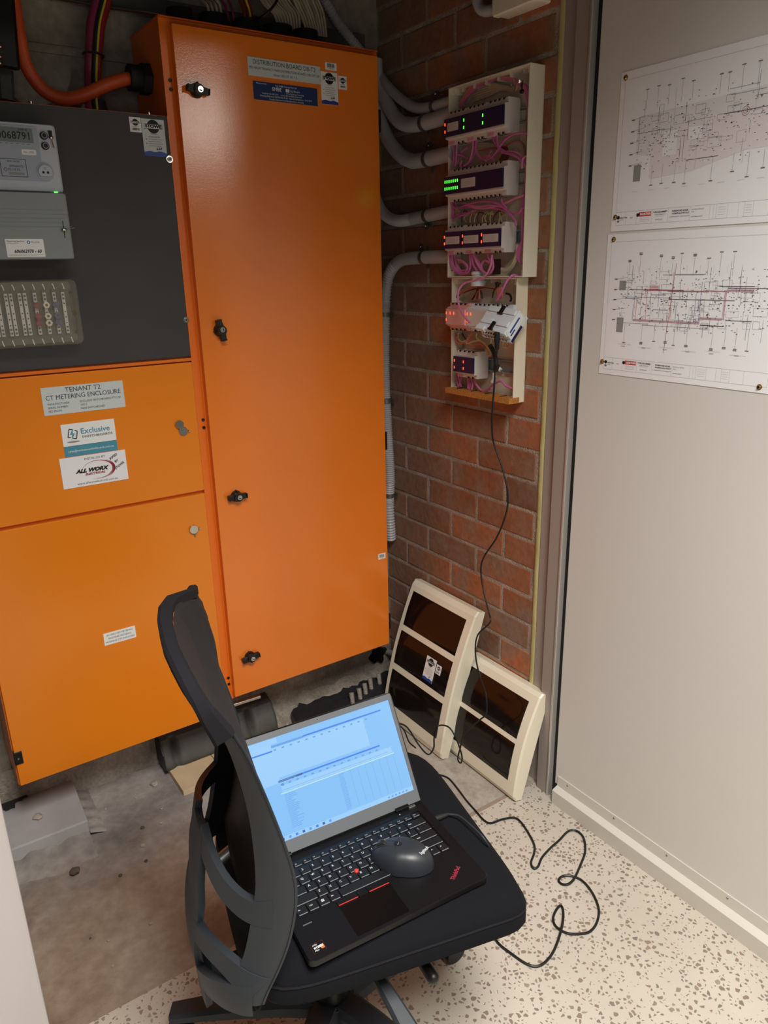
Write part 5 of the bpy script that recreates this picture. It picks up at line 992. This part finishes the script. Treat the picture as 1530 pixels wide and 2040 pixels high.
vs = []; NV = 24
for z in zs:
    hw = HW(z)-.0005
    for i in range(NV+1): v = hw*(2*i/NV-1); vs.append((UM(v, z)+.004*max(0, v/.2)*(z > .9), v, ZT(v, z)))
back_mesh.add(vs, [(j*(NV+1)+i, j*(NV+1)+i+1, (j+1)*(NV+1)+i+1, (j+1)*(NV+1)+i) for j in range(len(zs)-1) for i in range(NV)], 'mesh_net', True)
back_mesh.build('back_mesh', ch)
def rimpath(z0, z1, side, n=30): return [(z0+(z1-z0)*i/n, side*HW(z0+(z1-z0)*i/n)) for i in range(n+1)]
# fabric covered upper rim, over the top
R_ = rimpath(.945, 1.028, -1, 18)+[(1.0345, -.12), (1.0375, -.08), (1.0395, -.04), (1.040, 0), (1.0395, .04), (1.0375, .08), (1.0345, .12)]+rimpath(.93, 1.028, 1, 20)[::-1]
q = MB(TC); P = [Vector((UF(v, z)-.010-.004*max(0, min(1, (1.0-z)/.07))+.009*max(0, min(1, (v-.04)/.08)), v*.985, ZT(v, z))) for z, v in R_]
def taper(z): return .020+.012*max(0, min(1, (1.0-z)/.07))
q.ribbon(P, [taper(z)*(.72 if v > .05 else 1) for z, v in R_], .019, 'fabric_edge', (1, 0, 0)); q.build('upper_rim', ch, label='fabric covered upper rim')
# plastic lattice: one curved shell cut into bands; half-ellipse section from rim to rim
def DZ(z): return lin([(.33, .088), (.40, .078), (.45, .080), (.5, .092), (.6, .121), (.68, .112), (.78, .060), (.88, .042), (.96, .034)], z)
def SH(s_, z, off=0.):
    t = s_*math.pi/2; w_ = HW(z)*.99; d_ = DZ(z)
    return Vector((lin(PRF, z)-(d_-off)*math.cos(t)-.0, (w_-off)*math.sin(t), z))
def strip(mb, pts, k='charcoal', th=.011, lift=0.):
    """pts: (s, z, width) on the shell; makes a solid band following the shell"""
    Q = spline([Vector(p) for p in pts], 8); n = len(Q); A = []; B = []; m_ = 4
    for i, q in enumerate(Q):
        t = Q[min(i+1, n-1)]-Q[max(i-1, 0)]; hw = max(HW(q.y), .04); ms = math.hypot(DZ(q.y)*math.sin(q.x*math.pi/2), hw*math.cos(q.x*math.pi/2))*math.pi/2; ms = max(ms, .05)
        tx, tz = t.x*ms, t.y; l = math.hypot(tx, tz) or 1; nx, nz = -tz/l, tx/l; w_ = q.z
        for j in range(m_+1):
            f = (j/m_-.5)*w_; ss = max(-1, min(1, q.x+nx*f/ms)); zz = q.y+nz*f
            A.append(SH(ss, zz, -lift)); B.append(SH(ss, zz, th))
    r_ = m_+1; F_ = []
    for i in range(n-1):
        for j in range(m_): F_.append((i*r_+j, i*r_+j+1, (i+1)*r_+j+1, (i+1)*r_+j))
    N_ = len(A); G_ = [tuple(N_+v_ for v_ in f)[::-1] for f in F_]
    for i in range(n-1):
        for j in (0, m_): q_ = (i*r_+j, (i+1)*r_+j, N_+(i+1)*r_+j, N_+i*r_+j); G_.append(q_ if j == 0 else q_[::-1])
    for i in (0, n-1):
        for j in range(m_): q_ = (i*r_+j, i*r_+j+1, N_+i*r_+j+1, N_+i*r_+j); G_.append(q_[::-1] if i == 0 else q_)
    mb.add(A+B, F_+G_, k, True)
WZ = [(.36, .050), (.45, .060), (.52, .062), (.62, .066), (.72, .058), (.85, .046), (.95, .040)]
for sd in (-1, 1):
    pts = []; fr = MB(TC)
    for i in range(16):
        z = .95-.0316*i; w_ = lin(WZ, z); hw = max(HW(z), .04); ms = (DZ(z)*.75+hw*.35)*math.pi/2*.8; pts.append((sd*(1-min(.6, w_/2/ms)), z, w_))
    strip(fr, pts); fr.build('side_frame', ch, label='charcoal plastic side frame')
sp = MB(TC); strip(sp, [(0, .672, .085), (0, .62, .105), (0, .55, .112), (0, .47, .114), (0, .40, .116), (0, .345, .120)], lift=.0006); sp.ribbon(spline([Vector((-.020, .0, .36)), Vector((.02, 0, .335)), Vector((.09, 0, .345)), Vector((.18, .02, .385))], 6), .075, .026, 'charcoal', (0, 1, 0)); sp.build('spine', ch)
for sd in (-1, 1):
    q = MB(TC); strip(q, [(sd*.08, .668, .030), (sd*.22, .655, .032), (sd*.42, .638, .033), (sd*.64, .628, .037), (sd*.82, .632, .048)], lift=.0003); q.build('cross_brace', ch)
    q = MB(TC); strip(q, [(sd*.12, .500, .026), (sd*.28, .512, .028), (sd*.5, .520, .030), (sd*.72, .512, .036), (sd*.86, .500, .05)], lift=.0009); q.build('cross_brace', ch)
    q = MB(TC); strip(q, [(0, .362, .040), (sd*.2, .410, .042), (sd*.42, .450, .044), (sd*.65, .474, .050), (sd*.86, .482, .056)], lift=.0012); q.build('lower_brace', ch)
lu = MB(TC); vs = []
for j in range(13):
    z = .55+.15*j/12
    for i in range(17):
        v = -.13+.26*i/16; vs.append((UM(v, z)-.014-.006*math.cos(v*9), v, z))
lu.add(vs, [(j*17+i, j*17+i+1, (j+1)*17+i+1, (j+1)*17+i) for j in range(12) for i in range(16)], 'black', True); lu.build('lumbar_pad', ch, solid=.010)
q = MB(TC); q.rod((.02, .05, .53), (.06, .06, .545), .012, 'steel', 14); q.build('lumbar_knob', ch)
# ================================================================ laptop
BL = PZ(618, 1920, .520); BR = PZ(975, 1745, .520); wd = (BR-BL); Wl = wd.length
TL = frame(BL+Vector((0, 0, -.0175)), wd, Vector((-wd.y, wd.x, 0)))
lp = thing('laptop', 'open black laptop on the chair seat with a bright blue-white screen', 'laptop', BL.lerp(BR, .5)+Vector((0, 0, -.0185)))
Dp = .215; tz = .0175
b = MB(TL); b.rbox((0, 0, .0065), (Wl, Dp+.012, tz), 'laptop', .010, 5, cap_inset=.0012)
b.rbox((.012, .014, .001), (Wl-.012, Dp, .0066), 'laptop', .012, 5); bs = b.build('base', lp)
for cx, cy in ((.03, .03), (Wl-.03, .03), (.03, Dp-.02), (Wl-.03, Dp-.02)):
    q = MB(TL); q.cyl((cx, cy), .008, -.0005+.0028, .001, 'rubber', 12); q.build('foot', bs)
b = MB(TL); b.rbox((.016, .0885, tz-.0015), (Wl-.018, .198, tz+.0001), 'gloss_black', .004, 3); kb = b.build('keyboard', lp)
rows = [
 (.1880, .0085, [('Esc', 1), ('F1', 1), ('F2', 1), ('F3', 1), ('F4', 1), ('F5', 1), ('F6', 1), ('F7', 1), ('F8', 1), ('F9', 1), ('F10', 1), ('F11', 1), ('F12', 1), ('Hm', 1), ('End', 1), ('Ins', 1), ('Del', 1)]),
 (.1700, .0165, [('`', 1), ('1', 1), ('2', 1), ('3', 1), ('4', 1), ('5', 1), ('6', 1), ('7', 1), ('8', 1), ('9', 1), ('0', 1), ('-', 1), ('=', 1), ('Bksp', 2)]),
 (.1510, .0165, [('Tab', 1.5), ('Q', 1), ('W', 1), ('E', 1), ('R', 1), ('T', 1), ('Y', 1), ('U', 1), ('I', 1), ('O', 1), ('P', 1), ('[', 1), (']', 1), ('\\', 1.5)]),
 (.1320, .0165, [('Caps', 1.75), ('A', 1), ('S', 1), ('D', 1), ('F', 1), ('G', 1), ('H', 1), ('J', 1), ('K', 1), ('L', 1), (';', 1), ("'", 1), ('Enter', 2.25)]),
 (.1130, .0165, [('Shift', 2.3), ('Z', 1), ('X', 1), ('C', 1), ('V', 1), ('B', 1), ('N', 1), ('M', 1), (',', 1), ('.', 1), ('/', 1), ('Shift', 2.7)]),
 (.0940, .0165, [('Fn', 1), ('Ctrl', 1), ('\u229e', 1), ('Alt', 1), ('', 5.2), ('Alt', 1), ('Prt', 1), ('Ctrl', 1), ('<', .93), ('^', .93), ('>', .94)])]
for y, hk, ks in rows:
    tot = sum(k[1] for k in ks); x = .0185; pitch = (Wl-.0395)/tot
    for nm, w_ in ks:
        kw = pitch*w_-.0022; yc = y; zt_ = tz+.0016
        q = MB(TL)
        q.prism([(x+.001, yc-hk/2), (x+kw-.001, yc-hk/2), (x+kw, yc-hk/2+.002), (x+kw, yc+hk/2-.001), (x+kw-.001, yc+hk/2), (x+.001, yc+hk/2), (x, yc+hk/2-.001), (x, yc-hk/2+.002)], tz, zt_, 'laptop_key', inset=.0006)
        # paler strip along the front lip of the key
        q.box((x+.0012, yc-hk/2+.0001, zt_-.0006), (x+kw-.0012, yc-hk/2+.0013, zt_+.0002), 'key_edge')
        if nm == '\u229e':
            for a_ in (0, 1):
                for c_ in (0, 1): q.rect(x+.005+.0027*a_, yc-.001+.0027*c_, x+.0073+.0027*a_, yc+.0013+.0027*c_, 'legend', zt_+.0001)
        elif nm and hk > .01: q.text(nm, x+.0035, yc+.0030 if len(nm) < 2 else yc+.002, .0060 if len(nm) < 2 else .0034, 'legend', zt_+.0002, bold=.0001)
        elif nm: q.text(nm, x+.003, yc+.0012, .0034, 'key_blue' if nm in ('Esc', 'F1') else 'legend', zt_+.0002, bold=.0002 if nm in ('Esc', 'F1') else 0)
        if nm in ('Esc', 'F1'): q.rect(x+.0105, yc-.001, x+.0125, yc+.0030, 'key_blue', zt_+.0002)
        q.build('key', kb); x += pitch*w_
q = MB(TL); q.cyl((.0185+(Wl-.0395)*(.420), .1225), .0042, tz+.001, tz+.0036, 'trackred', 16, r2=.0036); q.ball((.0185+(Wl-.0395)*.42, .1225, tz+.0034), .0038, 'trackred', 10, sc=(1, 1, .35)); q.build('pointing_stick', lp, label='red rubber pointing stick')
q = MB(TL); cx = .130; q.rbox((cx-.047, .006, tz), (cx+.047, .080, tz+.0003), 'gloss_black', .003, 3)
tp = q.build('touchpad', lp)
for a_, b_, k in ((cx-.048, cx-.010, 'trackred'), (cx-.010, cx+.008, 'laptop'), (cx+.008, cx+.048, 'trackred')):
    q = MB(TL); q.rbox((a_, .0715, tz), (b_-.001, .0835, tz+.0016), 'laptop', .001, 2)
    if k == 'trackred': q.box((a_+.001, .0715, tz+.0012), (b_-.002, .0728, tz+.0021), 'trackred')
    q.build('touchpad_button', lp, label='touchpad button'+(' with red stripe' if k == 'trackred' else ''))
q = MB(TL @ Matrix.Translation((Wl-.046, .034, tz)) @ Matrix.Rotation(math.radians(37), 4, 'Z')); q.text('ThinkPad', 0, 0, .0105, 'dark_red', .0003, 'CENTER', sx=.80, bold=.0003); q.rect(-.0000, .0, .0001, .0001, 'trackred'); q.build('logo', lp, label='small red slanted lettering')
q = MB(TL @ Matrix.Translation((.012, .010, tz)) @ Matrix.Rotation(math.radians(2), 4, 'Z')); q.rect(0, 0, .021, .019, 'chrome', .0003); q.rect(.001, .001, .020, .018, 'laptop', .0005); q.text('AMD', .003, .015, .0035, 'white', .0007); q.text('RYZEN', .0035, .0095, .0048, 'white', .0007, bold=.0002); q.text('PRO', .003, .0045, .0038, 'white', .0007); q.rect(.014, .004, .0195, .012, 'sticker_orange', .0006); q.build('sticker', lp, label='small chrome and orange processor sticker')
q = MB(TL); 
for i in range(9): q.rect(.018+.0017*i, .066, .019+.0017*i, .0685, 'ink_grey', tz+.0002)
q.build('palm_mark', lp, label='faint dark marking on the palm rest')
q = MB(TL); q.rbox((.232, .203, tz), (.255, .206, tz+.0002), 'gloss_black', .001, 2); q.cyl((Wl-.055, .205), .0012, tz, tz+.0008, 'legend', 8); q.build('power_strip', lp)
for x in (.045, Wl-.045):
    q = MB(TL); q.rod((x-.014, Dp, tz+.002), (x+.014, Dp, tz+.002), .0052, 'gloss_black', 14); 
    if x > .1: q.rod((x+.0125, Dp-.004, tz+.001), (x+.0265, Dp-.004, tz+.001), .0036, 'chrome', 10)
    q.build('hinge', lp)
# lid
ang = math.radians(57); up = Vector((0, math.cos(ang), math.sin(ang))); Lh = .2135
TLid = TL @ frame((0, Dp-.001, tz+.002), (1, 0, 0), up)      # local z towards the keyboard side
b = MB(TLid); b.rbox((0, 0, -.0075), (Wl, Lh, -.0010), 'gloss_black', .009, 5); ld_ = b.build('lid', lp)
b = MB(TLid); o_ = [(0.0025, .0025), (Wl-.0025, .0025), (Wl-.0025, Lh-.0025), (.0025, Lh-.0025)]; i_ = [(.0095, .0245), (Wl-.0095, .0245), (Wl-.0095, Lh-.0135), (.0095, Lh-.0135)]
vs = [(p[0], p[1], 0) for p in o_]+[(p[0], p[1], 0) for p in i_]+[(p[0], p[1], -.0010) for p in o_]+[(p[0], p[1], -.0010) for p in i_]
b.add(vs, [(i, (i+1) % 4, 4+(i+1) % 4, 4+i) for i in range(4)]+[(4+i, 4+(i+1) % 4, 12+(i+1) % 4, 12+i) for i in range(4)]+[(8+i, 8+(i+1) % 4, (i+1) % 4, i) for i in range(4)], 'bezel')
b.disc((Wl/2+.004, Lh-.0068), .0016, 'ink', .0003, 12); b.disc((Wl/2+.004, Lh-.0068), .0026, 'key_edge', .0002, 12); b.build('bezel', ld_, label='matte grey bezel with tiny camera')
s_ = MB(TLid); x0, y0, x1, y1 = .0095, .0245, Wl-.0095, Lh-.0135; z = -.0009; SWd, SHt = x1-x0, y1-y0
s_.rect(x0, y0, x1, y1, 'screen', z)
R = lambda a, b_, c_, d_, k, zz=.0003: s_.rect(x0+a*SWd, y0+b_*SHt, x0+c_*SWd, y0+d_*SHt, k, z+zz)
R(0, .0, 1, .045, 'scr_white', .0001)
R(.02, .94, .24, .99, 'scr_white', .0001); R(.02, .865, .20, .880, 'scr_blue', .0002); R(.0, .55, .20, .995, 'scr_white', .0001)
R(.20, .905, .40, .925, 'scr_line', .0003); R(.40, .912, .93, .928, 'scr_blue', .0003); R(.20, .60, .80, .90, 'scr_white', .0002)
for i in range(13): R(.21+.05*i, .870, .225+.05*i, .884, 'scr_line', .0004)
R(.19, .553, .34, .573, 'scr_dark', .0004); R(.34, .556, .86, .572, 'scr_blue', .0004)
for i in range(14): R(.20+.048*i, .520, .216+.048*i, .534, 'scr_line', .0004)
R(.19, .437, .94, .446, 'scr_yellow', .0004); R(.20, .452, .93, .515, 'scr_white', .0003); R(.20, .47, .90, .473, 'scr_line', .0004)
rr = random.Random(12)
for i in range(22): R(.205, .42-.0155*i, .245+rr.uniform(0, .05), .424-.0155*i, 'scr_line', .0004)
for i in range(24): R(.55, .42-.0155*i, .575+rr.uniform(0, .012), .424-.0155*i, 'scr_line', .0004)
for i in range(8): R(.58+.05*i, .06, .5812+.05*i, .43, 'scr_line', .0002)
s_.text('Data as Recorded by Toolkit', x0+.19*SWd, y0+.563*SHt, .0030, 'scr_white', z+.0006); s_.disc((x0+.212*SWd, y0+.525*SHt), .0022, 'scr_dark', z+.0005, 14, r0=.0015)
for i in range(8): 
    R(.13+.042*i, .012, .145+.042*i, .036, ('scr_dark', 'scr_line', 'scr_blue')[i % 3], .0004)
for i in range(6): R(.82+.025*i, .014, .832+.025*i, .030, 'scr_line', .0004)
s_.build('screen', ld_, label='lit blue-white screen with program windows')
# ================================================================ mouse on the keyboard
mf = TL.inverted() @ PZ(744, 1683, .545); mrr = TL.inverted() @ PZ(860, 1706, .545)
cM = (mf+mrr)/2; dM = (mrr-mf); aM = math.atan2(dM.y, dM.x)
TM = TL @ Matrix.Translation((cM.x, cM.y, tz+.0018)) @ Matrix.Rotation(aM, 4, 'Z')      # local x from buttons to palm end
ms = thing('computer_mouse', 'dark grey wireless mouse resting on the laptop keyboard', 'mouse', TM.translation)
ML = .112; MW = .064; MH = .036
def mouse_pt(a, b_, k=1.0, dz=0.):
    t = 2*math.pi*a; p = b_*math.pi/2; x = math.cos(t); y = math.sin(t)
    hx = ML/2; hy = MW/2*(1-.10*math.cos(t)*-1-.06*math.cos(2*t)); r_ = math.cos(p)**.55 if math.cos(p) > 0 else 0
    X = hx*x*r_; Y = hy*y*r_*(1+.06*(x < 0)); Z = MH*(math.sin(p)**.9)*(.86+.16*math.cos((X/hx-.25)*1.5)) 
    return (X*k, Y*k, Z*k+dz)
q = MB(TM); q.grid(lambda a, b_: mouse_pt(a, b_), 40, 14, 'mouse'); q.add([mouse_pt(i/40, 0) for i in range(40)], [tuple(range(40))[::-1]], 'mouse'); q.build('body', ms)
def top_z(x, y):
    best = 0
    hx = ML/2; hy = MW/2
    r2 = (x/hx)**2+(y/hy)**2
    if r2 >= 1: return .004
    c_ = math.sqrt(r2)**(1/.55); c_ = min(.9999, c_); p = math.acos(c_); return MH*(math.sin(p)**.9)*(.86+.16*math.cos((x/hx-.25)*1.5))
q = MB(TM)
for y_ in (-.0062, .0062): q.tube([(x_, y_, top_z(x_, y_)+.0001) for x_ in [-.050+.005*i for i in range(9)]], .0005, 'ink', 5)
q.tube([(-.010, y_, top_z(-.010, y_)+.0001) for y_ in [-.024+.004*i for i in range(13)]], .0005, 'ink', 5); q.build('button_seam', ms)
q = MB(TM); zc = top_z(-.036, 0); q.rod((-.036, -.0035, zc-.0035), (-.036, .0035, zc-.0035), .0095, 'mouse_btn', 22); q.rod((-.036, -.0037, zc-.0035), (-.036, -.0030, zc-.0035), .0097, 'steel', 22); q.rod((-.036, .0030, zc-.0035), (-.036, .0037, zc-.0035), .0097, 'steel', 22); q.build('scroll_wheel', ms)
q = MB(TM); zc = top_z(-.008, 0); q.rbox((-.014, -.0045, zc-.002), (-.001, .0045, zc+.0006), 'mouse_btn', .003, 3); 
for i in range(3): q.disc((-.007, -.0028+.0028*i), .0006, 'legend', zc+.0009, 8)
q.build('top_button', ms)
def tilt(x, y, rot): 
    e = .002; zx = (top_z(x+e, y)-top_z(x-e, y))/(2*e); zy = (top_z(x, y+e)-top_z(x, y-e))/(2*e); n = Vector((-zx, -zy, 1)).normalized(); xa = Vector((math.cos(rot), math.sin(rot), 0)); return frame(Vector((x, y, top_z(x, y)))+n*.0006, xa-n*xa.dot(n), n.cross(xa))
q = MB(TM @ tilt(.038, .0, math.radians(68))); q.text('logitech', 0, 0, .0078, 'legend', .0009, 'CENTER', bold=.0002); q.build('logo', ms, label='small pale lettering')
# ================================================================ cables from the laptop and on the floor
Pc = TL @ Vector((Wl+.004, .150, .008)); k3 = thing('usb_lead', 'grey-black lead plugged beside the laptop, running over the seat edge', 'cable', Pc)
q = MB(); a = PZ(866, 1632, .509); b_ = PZ(893, 1622, .509); q.tube([a, a.lerp(b_, .3), a.lerp(b_, .8), b_], [.0050, .0055, .0042, .0028], 'rubber', 12); q.build('plug', k3)
q = MB(); q.tube(spline([b_, PZ(915, 1626, .509), PZ(942, 1648, .508), PZ(962, 1668, .505), PZ(972, 1684, .490), PZ(974, 1690, .46)], 7), .0020, 'charcoal', 8); q.build('cord', k3)
PXS = [(868, 1543), (880, 1545), (895, 1552), (912, 1572), (930, 1596), (948, 1616), (964, 1634), (978, 1640), (998, 1633), (1020, 1629), (1034, 1634), (1050, 1655), (1064, 1682), (1064, 1700), (1058, 1718), (1063, 1730), (1072, 1726), (1080, 1708), (1098, 1688), (1114, 1674), (1132, 1656), (1148, 1655), (1162, 1668), (1166, 1695), (1157, 1722), (1144, 1750), (1132, 1761), (1119, 1761), (1113, 1753), (1122, 1745), (1142, 1746), (1163, 1757), (1182, 1782), (1193, 1812), (1189, 1838), (1176, 1855), (1158, 1860), (1130, 1859), (1108, 1846), (1102, 1830), (1108, 1813), (1117, 1804), (1122, 1815), (1121, 1838), (1113, 1870), (1100, 1900), (1082, 1920), (1065, 1925), (1045, 1918), (1015, 1897), (998, 1884), (988, 1872), (984, 1855)]
P = [PZ(x, y, .0035+(.004 if i in (25, 26, 43, 44) else 0)) for i, (x, y) in enumerate(PXS)]
q = MB(); q.tube(spline(P, 6), .0030, 'black', 8); tag(q.build('usb_cable'), 'black cable lying in loops on the speckled floor right of chair', 'cable')
